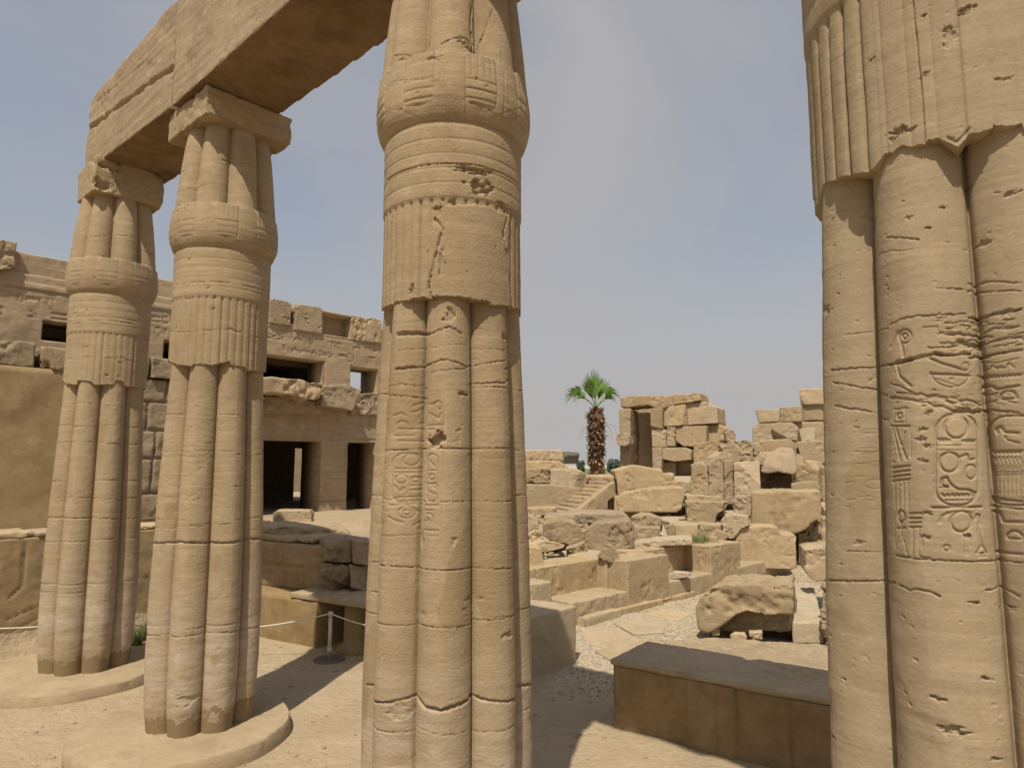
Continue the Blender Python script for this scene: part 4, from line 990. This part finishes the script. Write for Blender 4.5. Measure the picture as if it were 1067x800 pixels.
bl('stone_block', [(838, 573), (845, 571), (872, 569), (874, 604), (850, 606), (842, 600), (838, 594)], 11.8, 1.0, 'block', 6, amp=.012, chip=.04, label='pale block at the left edge of the nearest column, below the dark gap', cat='stone block')

# ------------------------------------------------------------------ rubble field
bl('boulder', [(564.5, 547), (582, 540), (599, 545), (609, 557), (608, 563), (594, 568), (578, 566), (566, 558)], 13.6, 1.2, 'rough', 0, amp=.03, chip=.08, label='rough pitted boulder behind the first recess, left of the rough squared one', cat='boulder')
bl('rough_block', [(609, 552), (622, 545), (657, 542), (661, 557), (660, 569), (640, 571), (612, 574), (608, 566)], 13.4, 1.6, 'rough', 0, lean=.05, amp=.025, chip=.05, drop=.05, label='large rough-faced block with a smooth pale top behind the first recess', cat='stone block')
bl('stone_slab', [(565, 538), (610, 534), (650, 535), (658, 542), (620, 546), (568, 547)], 14.6, 1.2, 'block', 0, amp=.03, chip=.04, label='long smooth sloping slab behind the rough boulder, below the stairway', cat='stone slab')
bl('stone_flake', [(561, 577), (588, 571), (591, 568), (568, 563), (556, 568)], 12.9, .4, 'block', 20, amp=.012, chip=.02, label='thin pale triangular flake tilted in front of the rough boulder', cat='stone')
bl('stone_flake', [(589, 572), (609, 565), (613, 576), (598, 577)], 13.1, .4, 'block', 0, amp=.012, label='small wedge stone under the rough boulder, above the first recess', cat='stone')
bl('boulder', [(545, 538), (556, 538), (562, 543), (561, 552), (553, 561), (545, 561)], 13.4, .8, 'block', 0, amp=.03, chip=.05, label='rounded boulder emerging from behind the right side of the central column', cat='boulder')
bl('stone_block', [(543, 562), (556, 553), (565, 551), (568, 578), (552, 571), (543, 570)], 13.2, .7, 'block', 12, amp=.02, chip=.04, label='pale tilted stone beneath the rounded boulder beside the central column', cat='stone block')
bl('broken_block', [(543, 570), (564, 571), (567.5, 591), (556, 614), (543, 614)], 11.4, .6, 'block', 5, amp=.012, chip=.02, label='grey-brown block with a slanting broken corner beside the central column', cat='stone block')
bl('eroded_stone', [(622, 582), (627, 573), (632, 567), (641, 571), (645, 583), (636, 586)], 12.0, .35, 'rough', 0, amp=.03, chip=.05, label='small eroded lump standing on the wall corner above the first recess', cat='stone')
bl('eroded_stone', [(722, 562), (735, 559), (748, 560), (751, 568), (735, 570), (723, 570)], 14.4, .4, 'block', 0, amp=.02, chip=.04, label='flat eroded stone on the second upright of the low wall', cat='stone')
bl('stone_chip', [(698, 599), (703, 596), (719, 597), (720, 601), (706, 603), (698, 603)], 12.9, .25, 'pale', 0, amp=.01, label='small pale stone lying in the second recess of the low wall', cat='stone')
bl('stone_block', [(766, 549.5), (795, 548), (811, 549), (813, 556), (830, 557), (829.5, 588), (768, 588)], 15.3, .9, 'block', 8, amp=.012, chip=.02, drop=.1, label='wide veined block rising behind the right end of the low wall', cat='stone block')
# stairway
PSt = Plane(atY(594, 537, 20.5), (math.cos(R_(22)), math.sin(R_(22))))
root = empty('stone_stairway', PSt.pt(0, .9)); tag(root, 'small stone stairway rising right towards the palm', 'stairs')
sa, sb = PSt.hit(594, 536), PSt.hit(640, 500); n = 9; run = (sb[0]-sa[0])/n; rise = (sb[1]-sa[1])/n
for k in range(n): ebox('step', PSt, sa[0]+k*run-.5*0, sb[0]+.9, sa[1]+(k-.6)*rise-.3, sa[1]+(k+.55)*rise, .32+.003*k, 2.1, 'block', root, amp=.012, chip=.02, vox=.035)
F = [PSt.hit(*p) for p in ((592, 540), (611, 524), (636, 504), (650, 497), (660, 500), (652, 512), (634, 522), (634, 542))]
erode('side_wall', prism_mesh([PSt.pt(*f) for f in F], [PSt.pt(*f, .3) for f in F]), M['block'], root, amp=.015, chip=.02, vox=.035)
erode('landing', prism_mesh(*[[PSt.pt(s, h, b) for s, h in ((sb[0], sb[1]-.6), (sb[0]+2.3, sb[1]-.3), (sb[0]+2.3, sb[1]+.22), (sb[0], sb[1]+.12))] for b in (.1, 2.3)]), M['block'], root, amp=.03, chip=.04, vox=.05)
bl('stone_pillar', [(640, 517), (648, 516), (648, 540), (640, 540)], 19.8, .5, 'block', 0, amp=.012, label='narrow upright stone at the right of the dark gap under the stairway', cat='stone block')
root = empty('court_wall', atY(575, 530, 22)); tag(root, 'blocky limestone court wall with rounded right end, left of the stairway', 'wall')
bl('upper_course', [(572, 489), (602, 489), (608, 492), (614, 498), (610, 508), (604, 517), (572, 505)], 22, 2.5, 'block', 0, parent=root, amp=.02, chip=.03)
bl('lower_course', [(530, 504), (573, 504.3), (606, 508), (604, 517), (597, 530), (530, 531)], 21.97, 2.4, 'block', 0, parent=root, amp=.02, chip=.02)
bl('broken_course', [(530, 492), (557, 488), (573, 487), (573, 504), (530, 504)], 22.1, 1.5, 'rough', 0, parent=root, amp=.03, chip=.06)
bl('doorstep', [(530, 530), (580, 529), (578, 537), (530, 538)], 20.9, 1.2, 'block', 0, parent=root, amp=.02)
# far left walls, houses, trees
root = empty('far_wall', atY(565, 483, 60)); tag(root, 'distant sunlit block wall on the skyline between the central column and the palm', 'wall')
bl('upper_block', [(520, 469), (587, 468), (588, 480), (520, 480)], 60, 8, 'block', 14, parent=root, amp=.05, chip=.1)
bl('lower_block', [(520, 479.5), (583, 480), (592, 486), (592, 492), (520, 492)], 58, 6, 'block', 5, parent=root, amp=.05, chip=.1)
root = empty('distant_house', atY(597, 482, 120)); tag(root, 'tiny grey flat-roofed house far off, just left of the palm trunk', 'house')
bl('walls', [(588, 470), (604, 471), (604, 483), (588, 483)], 120, 8, 'greybuild', 20, parent=root, amp=.0, chip=.0)
for (a, c) in ((592, 474), (596.5, 474.5), (600.5, 474.5)): bl('window', [(a, c), (a+1.8, c), (a+1.8, c+2), (a, c+2)], 118.2, .4, 'dark', 20, parent=root, amp=0, chip=0, vox=.08)
def leaves(bm, c, r, n, s):
    for _ in range(n):
        d = Vector((random.gauss(0, 1), random.gauss(0, 1), random.gauss(0, 1))).normalized()*random.uniform(.35, 1)**.6
        p = Vector(c)+Vector((d.x*r[0], d.y*r[1], d.z*r[2])); a = Vector((random.gauss(0, 1), random.gauss(0, 1), random.gauss(0, 1))).normalized()*s; b = a.orthogonal().normalized()*s*.7
        bm.faces.new([bm.verts.new(p+q) for q in (a, b, -a, -b)])
def tree(px, py, Y, w, h, label, seed):
    random.seed(seed); c = atY(px, py, Y); r = empty('distant_tree', (c[0], c[1], 0)); tag(r, label, 'tree', 'distant trees on the skyline')
    bm = bmesh.new(); tube(bm, [(c[0], c[1], -.5), (c[0]+.1, c[1], h*.5), (c[0], c[1], h*.8)], .25, .08); mesh_bm('trunk', bm, M['bark'], r)
    bm = bmesh.new()
    for _ in range(9): leaves(bm, (c[0]+random.uniform(-.6, .6)*w, c[1]+random.uniform(-.5, .5)*w, h*random.uniform(.45, .85)), (w*.4, w*.4, h*.2), 150, .22)
    mesh_bm('crown', bm, M['leaf'], r)
for i, (px, w, h, Y, lb) in enumerate(((605, .9, 3.2, 130, 'small dark distant tree right of the grey house'), (638, 1.5, 3.8, 125, 'rounded dark distant tree between palm and ruined gateway'), (645, 1.4, 3.2, 128, 'distant tree partly hidden by the gateway jamb'))): tree(px, 478, Y, w, h, lb, i+2)
P4 = [atY(470, 488, 62), atY(700, 488, 62), atY(760, 484, 400), atY(430, 484, 400)]
bm = bmesh.new(); bm.faces.new([bm.verts.new((p[0], p[1], .03)) for p in P4]); tag(mesh_bm('field', bm, M['field']), kind='structure')

# ------------------------------------------------------------------ ruined gateway
root = empty('ruined_gateway', atY(668, 487, 26)); tag(root, 'ruined stone gateway with lintel and dark doorway, right of the palm', 'gateway')
N = dict(parent=root, amp=.012, chip=.03)
YG = 26.
for nm, pts, th_, dy in [
    ('lintel', [(646, 414), (660, 412), (697, 411), (699, 422), (690, 424.5), (681, 425), (675, 422), (656, 424.5), (647, 425)], 1.6, 0),
    ('top_block', [(697.5, 411), (713, 410), (729, 409), (730, 417), (715, 420), (698, 422)], 1.6, .1),
    ('jamb', [(645, 425.5), (657, 425.5), (657, 450), (656, 481), (654, 492), (646, 492)], 1.7, 0),
    ('jamb', [(677.5, 426), (690, 424.8), (690, 447), (678, 447)], 1.5, 0),
    ('jamb', [(678.5, 447.3), (694, 447.3), (694, 466), (679.5, 466)], 1.5, .03),
    ('jamb', [(679.5, 466.3), (690, 466.3), (689, 492), (680, 492)], 1.5, 0),
    ('stone_block', [(690.3, 424.5), (714, 421), (715, 443), (690.3, 444.5)], 1.5, .05),
    ('stone_block', [(715.3, 420), (733, 418), (741, 421), (747, 424), (748, 441), (715.3, 443)], 1.5, -.1),
    ('stone_block', [(694.4, 445), (703.7, 444.5), (703, 465), (694.4, 465)], 1.4, 0),
    ('stone_block', [(704, 444), (736, 443.3), (736, 462), (727, 466), (712, 465), (703.4, 459)], 1.4, -.15),
    ('stone_block', [(736.3, 443), (750, 442), (754, 447), (755, 459), (744, 461), (736.3, 462)], 1.4, -.1),
    ('stone_block', [(689.5, 466.5), (712, 466), (720, 469), (720, 479), (702, 481), (689.5, 478)], 1.2, -.25),
    ('stone_block', [(721, 465), (748, 461), (743, 478), (721, 480)], 1.0, .45),
    ('stone_block', [(690, 481), (704, 481.5), (705, 503), (690, 503)], 1., .3),
    ('stone_block', [(706, 481), (722, 480), (722, 503), (706, 503)], 1., .3),
    ('rear_wall', [(650, 424), (685, 424), (685, 495), (650, 495)], .6, 2.0),
    ('rear_masonry', [(690, 426), (747, 424), (754, 446), (752, 478), (722, 505), (690, 505)], .8, 1.15),
    ('knob_stone', [(641, 457), (644, 452), (650, 450), (655, 454), (656, 462), (651, 465), (643, 463)], .8, -.4)]:
    bl(nm, pts, YG+dy, th_, 'block', -13, cuts=2, **N)
# far stepped ashlar wall on the right
root = empty('stepped_ashlar_wall', atY(825, 470, 33)); tag(root, 'tall stepped ashlar wall on the skyline at the left edge of the nearest column', 'wall')
N = dict(parent=root, amp=.02, chip=.03)
for pts, dy in [([(832.5, 405), (900, 402), (900, 421), (834, 422)], -.1), ([(787, 427), (811, 426), (812, 439), (791, 440.5)], 0), ([(812.3, 424), (836, 422.5), (836, 439), (812.3, 440)], .05), ([(836.3, 422.3), (905, 419), (905, 436.5), (836.3, 438.8)], 0),
                ([(784, 446), (788, 441), (812, 440.5), (812, 505), (784, 505)], 0), ([(812.3, 440.3), (905, 437), (905, 505), (812.3, 505)], .04)]: bl('course_block', pts, 33+dy, 2.2, 'block', 0, cuts=1, **N)

# loose blocks; (name, cat, outline, Y, thickness, material, yaw, label)
K = [
 ('boulder', [(640, 490), (650, 487), (662, 484), (690, 489), (695, 503), (676, 507), (664, 508), (655, 503), (642, 500)], 20.5, 2.2, 'block', 6, 'broad smooth boulder directly below the gateway threshold'),
 ('eroded_stone', [(643, 500), (650, 495), (658, 500), (663, 508), (655, 512), (644, 512)], 20.0, .8, 'rough', 0, 'crumbling stone at the head of the stairway, left of the broad boulder'),
 ('stone_slab', [(642, 521), (647, 514), (662, 511), (677, 508.5), (710, 507), (715, 511), (710, 526), (705, 529), (675, 529), (644, 529)], 18.6, 1.6, 'block', 0, 'long rounded slab with streaked face below the gateway boulder'),
 ('stone_block', [(643, 530), (700, 530), (713, 530), (713, 548), (643, 548)], 19.0, 1., 'block', 0, 'shaded block carrying the long rounded slab'),
 ('stone_block', [(714, 522), (760, 523), (757, 530), (747, 536), (745, 543), (730, 543), (716, 541)], 17.8, 1.3, 'block', 4, 'broken rectangular block right of the long rounded slab'),
 ('stone_slab', [(715, 516), (727, 515.5), (740, 517), (753, 518), (752, 522), (716, 521.5)], 18.3, .9, 'block', 0, 'thin flat slab on top of the broken rectangular block'),
 ('standing_stone', [(719, 515), (719, 500), (722, 487), (729, 482), (737, 486), (739, 517)], 18.8, .9, 'block', -6, 'tall pale standing block with rounded top, left of its darker neighbour'),
 ('standing_stone', [(738, 500), (738, 484), (745, 478), (754, 476), (755, 519), (739, 519)], 18.7, 1.0, 'block', 8, 'tall cracked standing block touching the pale one with the rounded top'),
 ('boulder', [(737, 486), (743, 476), (752, 470), (763, 473), (765, 482), (755, 486), (742, 490)], 19.3, 1.0, 'block', 12, 'pointed boulder lying over the two standing blocks'),
 ('stone_block', [(755, 480), (764.5, 479), (765, 521), (755, 521)], 19.1, .8, 'wall', 30, 'narrow shaded block between the cracked standing block and the chipped one'),
 ('broken_block', [(764.5, 482), (778, 480), (792, 480), (793, 516), (765, 517)], 18.8, 1.0, 'block', 2, 'chipped square block left of the small dark chamber opening'),
 ('eroded_stone', [(749, 463), (760, 461), (775, 458), (783, 460), (785, 478), (765, 482), (756, 475)], 20.5, 1.2, 'rough', 4, 'eroded rough block resting above the chipped square block'),
 ('stone_slab', [(784, 462), (793, 459), (803, 458), (821, 457), (828, 461), (828, 468), (813, 469), (793, 471), (786, 468)], 20.8, 1.4, 'block', 0, 'long lens-shaped slab on the pile under the oval boulder'),
 ('boulder', [(803, 450), (804, 443), (809, 440), (825, 440), (832, 445), (831, 455), (806, 456)], 22., 1.2, 'block', 0, 'oval smooth boulder on top of the pile before the ashlar wall'),
 ('stone_block', [(832, 447), (849, 445), (849, 459), (836, 460)], 22., .9, 'pale', 0, 'small pale squared block right of the oval boulder'),
 ('broken_block', [(792, 487), (798, 474), (813, 465), (827, 467), (829, 474), (830, 487), (827, 490), (811, 487), (799, 488.5)], 18.2, 2.6, 'block', 0, 'pentagonal block roofing the small dark chamber opening'),
 ('stone_block', [(785, 478), (791, 473), (797, 476), (795, 484), (790, 484)], 19.6, .7, 'block', 0, 'small triangular stone wedged left of the pentagonal block'),
 ('boulder', [(826, 484), (842, 479), (848, 481), (853, 487), (854, 516), (826, 516)], 18.4, 1.2, 'block', -10, 'rounded upright block right of the small dark chamber opening'),
 ('boulder', [(828, 478), (831, 472), (836, 475), (838, 482), (830, 484)], 18.9, .8, 'block', 0, 'small rounded stone behind the pentagonal block'),
 ('stone_block', [(829, 460), (880, 458), (880, 478), (842, 480), (835, 475)], 20.2, 1.3, 'wall', 0, 'dark yellowish block bridging a gap at the edge of the nearest column'),
 ('stone_block', [(852, 496), (880, 495), (880, 518), (853, 518)], 18.6, .9, 'block', 0, 'low block under the dark gap at the edge of the nearest column'),
 ('stone_slab', [(824, 504), (838, 502), (851, 502), (856, 509), (845, 511), (826, 511)], 17.4, 1.0, 'block', 0, 'flat slab resting on the right half of the large cracked block'),
 ('large_block', [(782, 512), (820, 511), (855, 511), (857, 546), (851, 541), (840, 546), (830, 550.5), (812, 551), (795, 549), (782, 547)], 16.2, 2.3, 'block', 0, 'largest cracked block of the pile, undercut at its right end'),
 ('stone_block', [(763, 517), (782, 516), (783, 547), (770, 546), (764, 536)], 16.4, 1.2, 'rough', -6, 'rough block attached left of the largest cracked block'),
 ('boulder', [(751, 543), (756, 538), (763, 536), (780, 538), (782, 547), (772, 551), (764, 556), (757, 555)], 15.4, .7, 'block', 0, 'pale rounded boulder in front of the rough block, left of the veined block'),
 ('stone_flake', [(745, 553), (752, 553), (761, 558), (750, 561)], 15., .3, 'block', 0, 'small reddish flake left of the pale rounded boulder'),
 ('boulder', [(656, 546), (658, 539), (668, 536), (679, 537), (690, 541), (690, 549), (668, 549)], 15.6, .8, 'rough', 0, 'lumpy boulder below the shaded block, left of the grass tufts'),
 ('eroded_stone', [(689, 542), (697, 544), (703, 549), (704, 557), (698, 558), (692, 550)], 15.3, .5, 'rough', 0, 'crumbling stone leaning between the two grass tufts'),
 ('stone_block', [(660, 549.5), (689, 550), (687, 559), (678, 565), (660, 567)], 15.0, .9, 'block', 0, 'low grey block behind the left grass tuft, beside the rough-faced block'),
 ('stone_block', [(702, 547), (727, 547), (727, 557), (704, 558)], 15.8, .8, 'block', 0, 'low block right of the crumbling stone, behind the right grass tuft'),
 ('stone_block', [(727, 546), (754, 547), (753, 556), (740, 558), (728, 558)], 15.9, .8, 'block', 0, 'low block left of the pale rounded boulder'),
 ('stone_slab', [(661, 566), (690, 562), (722, 561), (722, 568), (690, 569), (661, 574)], 13.6, .8, 'pale', 0, 'bright flat slab topping the low wall above the second recess'),
 ('stone_block', [(856, 552), (880, 552), (880, 572), (858, 572)], 15.5, .8, 'block', 0, 'small block beside the dark undercut, at the edge of the nearest column'),
 ('boulder', [(690, 503), (706, 501), (722, 502), (722, 508), (700, 510), (690, 508)], 20.0, .9, 'block', 0, 'half-buried stone between the gateway boulder and the standing blocks'),
 ('stone_block', [(722, 462), (745, 459), (755, 462), (748, 472), (738, 480), (723, 480)], 24.4, 1., 'wall', 0, 'shaded block at the foot of the gateway masonry'),
 ('boulder', [(754, 450), (763, 447), (766, 452), (767, 461), (755, 461)], 25.2, .8, 'block', 0, 'small upright stone at the right end of the gateway masonry'),
]
for nm, pts, Y, th_, mt, yaw, lab in K:
    bl(nm, pts, Y, th_, mt, yaw, label=lab, cat='boulder' if nm == 'boulder' else 'stone slab' if 'slab' in nm else 'stone block' if 'block' in nm or nm == 'standing_stone' else 'stone', amp=.009 if mt != 'rough' else .028, chip=.028 if mt != 'rough' else .05, drop=.12, lean=.01)
# packed core behind the pile so that no daylight shows between the blocks
for pts, Y, lab in (([(720, 484), (790, 466), (795, 478), (795, 530), (720, 530)], 21.2, 'rough core masonry packed behind the standing blocks'), ([(824, 466), (880, 462), (880, 530), (826, 530)], 20.6, 'rough core masonry behind the rounded upright block'),
                    ([(790, 470), (826, 470), (826, 520), (790, 520)], 20.3, 'rear stones closing the small dark chamber')):
    bl('core_masonry', pts, Y, 1.4, 'rough', 0, label=lab, cat='masonry', amp=.06, chip=.1)
bl('core_masonry', [(782, 540), (880, 538), (880, 590), (782, 590)], 17.8, .8, 'rough', 0, label='rough stones in the dark hollow under the largest cracked block', cat='masonry', amp=.05, chip=.1)
bl('stone_block', [(832, 556), (842, 554), (846, 590), (832, 590)], 16.9, .5, 'block', 12, label='worn upright stone inside the hollow under the largest cracked block', cat='stone block', amp=.03, chip=.04)

# ------------------------------------------------------------------ palm
c = atY(622, 504, 23.5); base = Vector((c[0], c[1], c[2]-.25)); topz = atY(622, 424, 23.5)[2]; Hh = topz-base.z
root = empty('fan_palm', base); tag(root, 'fan palm with shaggy brown trunk and few green fronds on the skyline', 'palm tree')
random.seed(11); bm = bmesh.new()
def prad(t): return float(np.interp(t, [0, .15, .5, .75, .88, .97, 1.0], [.17, .24, .28, .29, .33, .19, .08]))
prof = [(t, prad(t)*.82) for t in np.linspace(0, 1, 24)]
tube_r = []
for t, r in prof: tube_r.append([bm.verts.new(base+Vector((r*math.cos(k*.3927)*random.uniform(.93, 1.07), r*math.sin(k*.3927)*random.uniform(.93, 1.07), t*Hh))) for k in range(16)])
for a, b in zip(tube_r, tube_r[1:]):
    for k in range(16): bm.faces.new((a[k], a[(k+1) % 16], b[(k+1) % 16], b[k]))
mesh_bm('trunk', bm, M['boots'], root)
def stubs(n, mat, name, L0, L1, hmin=0.):
    bm = bmesh.new()
    for _ in range(n):
        t = random.uniform(hmin, .97); a = random.uniform(0, 2*math.pi); r = prad(t)*.8; o = Vector((math.cos(a), math.sin(a), 0)); s = Vector((-o.y, o.x, 0))
        p = base+o*r+Vector((0, 0, t*Hh)); L = random.uniform(L0, L1); w = random.uniform(.03, .07); up = random.choice([1, 1, -.6, -1.2])*random.uniform(.5, 1)
        d = (o*random.uniform(.4, 1)+Vector((0, 0, up))+s*random.uniform(-.4, .4)).normalized()*L
        v = [bm.verts.new(q) for q in (p-s*w, p+s*w, p+s*w*.5+d, p-s*w*.5+d, p-o*.03-s*w, p-o*.03+s*w)]
        bm.faces.new(v[:4]); bm.faces.new((v[4], v[5], v[2], v[3])); bm.faces.new((v[0], v[3], v[4])); bm.faces.new((v[1], v[5], v[2]))
    tag(mesh_bm(name, bm, M[mat], root), kind='stuff')
stubs(560, 'boots', 'leaf_bases', .08, .24); stubs(120, 'bootlight', 'pale_leaf_stubs', .07, .24)
bm = bmesh.new()
for a, L in ((0.1, 1.0), (3.3, .55), (2.2, .5), (-.5, .6), (3.0, .4), (.3, .5)):
    o = Vector((math.cos(a), math.sin(a)*.5, 0)); p = base+Vector((0, 0, Hh*random.uniform(.72, .92)))+o*.3
    tube(bm, [p, p+o*L*.35+Vector((0, 0, -.1*L)), p+o*L*.55+Vector((0, 0, -.9*L))], .012, .004, 5)
tag(mesh_bm('dry_stalks', bm, M['bootlight'], root), kind='stuff')
crown = base+Vector((0, 0, Hh-.05))
def frond(pet, L, spread, nb, droop, w=.055):
    """pet: petiole vector; fan of folded blades at its end"""
    bm = bmesh.new(); pet = Vector(pet); e = crown+pet; tube(bm, [crown, crown+pet*.5+Vector((0, 0, .03)), e], .022, .014, 6)
    ax = pet.normalized(); side = ax.cross(Vector((0, -1, .25))).normalized(); nrm = side.cross(ax)
    for k in range(nb):
        a = (k/(nb-1)-.5)*spread; d = (ax*math.cos(a)+side*math.sin(a)).normalized(); l = L*(1-.25*abs(a)/(spread/2))*random.uniform(.88, 1.08); per = nrm.cross(d).normalized()
        pts = []
        for t in (0, .3, .6, .85, 1.0):
            dz = -droop*l*max(0, t-.45)**1.6*random.uniform(.8, 1.3); q = e+d*l*t+Vector((0, 0, dz))+nrm*math.sin(a*1.3)*.05*t; ww = w*(math.sin(min(t*2.2+.25, 1.57))*(1-t**2.2)+.03)
            pts.append((q-per*ww+nrm*.012, q+nrm*-.012, q+per*ww+nrm*.012))
        V_ = [[bm.verts.new(x) for x in r] for r in pts]
        for r0, r1 in zip(V_, V_[1:]): bm.faces.new((r0[0], r0[1], r1[1], r1[0])); bm.faces.new((r0[1], r0[2], r1[2], r1[1]))
    mesh_bm('frond', bm, M['frond'], root)
frond((-.02, 0, .34), 1.1, .85, 13, .1, .045); frond((-.12, -.12, .34), .9, .8, 11, .3, .04); frond((.12, .1, .34), .95, .8, 11, .3, .04)
frond((-.52, -.1, .46), .72, 1.5, 16, 1.4, .04); frond((-.34, .2, .36), .6, 1.1, 10, 1.3, .04); frond((.36, 0, .46), .62, 1.4, 14, 1.2, .04); frond((.30, -.2, .30), .55, 1.1, 10, 1.6, .035)

# ------------------------------------------------------------------ grass tufts, gravel, paving, small rubble
def tufts(spots, n, hgt, name, label):
    bm = bmesh.new()
    for (x, y, z, r) in spots:
        for _ in range(n):
            a = random.uniform(0, 6.28); q = r*random.uniform(0, 1)**.5; p = Vector((x+q*math.cos(a), y+q*math.sin(a), z)); l = hgt*random.uniform(.4, 1); d = Vector((random.gauss(0, .35), random.gauss(0, .35), 1)).normalized()*l
            s = Vector((random.uniform(-1, 1), random.uniform(-1, 1), 0)).normalized()*.006*(l/.15)**.5
            bm.faces.new([bm.verts.new(v) for v in (p-s, p+s, p+d+Vector((random.gauss(0, .02), 0, 0)))])
    tag(mesh_bm(name, bm, M['grass']), label, 'grass', kind='stuff')
sp = []
for px, py in ((684, 562), (690, 560), (696, 562), (702, 561), (719, 559), (726, 557), (732, 556)):
    p = atY(px, py, 14.3); sp.append((p[0], p[1], p[2]-.14, .17))
tufts(sp, 90, .24, 'grass_tufts', 'low bright green grass among the rubble above the second recess')
sp = []
for px, py in ((140, 672), (146, 667), (152, 664), (158, 662)):
    p = at(px, py); sp.append((p[0], p[1], 0, .10))
tufts(sp, 150, .30, 'grass', 'green grass growing between the first column and the low wall')
def stones(name, label, spots, mat, r0, r1):
    t = [np.array(v) for v in ((1, 0, 0), (-1, 0, 0), (0, 1, 0), (0, -1, 0), (0, 0, .7), (0, 0, -.7))]; f8 = np.array([(0, 2, 4), (2, 1, 4), (1, 3, 4), (3, 0, 4), (2, 0, 5), (1, 2, 5), (3, 1, 5), (0, 3, 5)])
    Vs, Fs = [], []
    for i, (x, y, z) in enumerate(spots):
        r = r0+(r1-r0)*rng.random()**3; v = np.array(t)*r*(.6+.8*rng.random((6, 3)).mean(1, keepdims=True))*(.6+.8*rng.random((6, 1))); a = rng.random()*6.28; c_, s_ = math.cos(a), math.sin(a)
        v = np.stack([v[:, 0]*c_-v[:, 1]*s_, v[:, 0]*s_+v[:, 1]*c_, v[:, 2]*.7], 1)+np.array([x, y, z+r*.15]); Vs.append(v); Fs.append(f8+6*i)
    tag(mesh_np(name, np.vstack(Vs), np.vstack(Fs), M[mat], smooth=False), label, 'gravel', kind='stuff')
X = rng.uniform(.2, 7.5, 20000); Y = rng.uniform(7.4, 16., 20000); p = np.stack([X, Y], 1)-PW0; dn = -(p@PWALL.n)
ok = (dn < -.12) & (Y > 7.4+.3*rng.random(20000)) & (fbm(np.stack([X, Y, X*0], 1), .9, 3) > -.35); X, Y = X[ok], Y[ok]
stones('gravel', 'loose pale gravel covering the passage along the low wall', list(zip(X, Y, ground_h(X, Y))), 'disc', .006, .026)
X = rng.uniform(-7, 3, 1500); Y = rng.uniform(4.5, 10.5, 1500); stones('scattered_pebbles', 'scattered small pebbles on the sandy floor of the colonnade', list(zip(X, Y, ground_h(X, Y))), 'block', .003, .028)
X = rng.uniform(-.2, 12, 1500); Y = rng.uniform(12, 24, 1500); p = np.stack([X, Y], 1)-PW0; dn = -(p@PWALL.n); ok = dn > 1.7; X, Y = X[ok], Y[ok]
stones('small_rubble', 'small broken stones strewn between the fallen blocks', list(zip(X, Y, ground_h(X, Y))), 'block', .03, .20)
def paving(px, label):
    Q = [at(*p) for p in px]; c = sum(Q)/len(Q); bm = bmesh.new(); n = len(Q); P_ = []
    for i in range(n):
        a, b = Q[i], Q[(i+1) % n]
        for t in (0, .33, .66): q = a+(b-a)*t; P_.append(q+np.array([random.uniform(-.03, .03), random.uniform(-.03, .03), 0]))
    z = gh(c[0], c[1])
    lo = [bm.verts.new((q[0], q[1], z-.05)) for q in P_]; hi = [bm.verts.new((q[0], q[1], z+.012)) for q in P_]; ih = [bm.verts.new((c[0]+(q[0]-c[0])*.96, c[1]+(q[1]-c[1])*.96, z+.018)) for q in P_]; m = len(P_)
    for i in range(m): j = (i+1) % m; bm.faces.new((lo[i], lo[j], hi[j], hi[i])); bm.faces.new((hi[i], hi[j], ih[j], ih[i]))
    bm.faces.new(ih)
    tag(mesh_bm('paving_slab', bm, M['paving']), kind='structure')
paving([(603, 659), (628, 653), (648, 657), (672, 668), (640, 677), (612, 671)], '')
paving([(640, 650), (668, 643), (700, 650), (690, 661), (660, 662)], '')
paving([(618, 679), (650, 675), (682, 668), (690, 673), (660, 683), (640, 690)], '')
paving([(672, 640), (700, 635), (722, 641), (705, 648)], '')
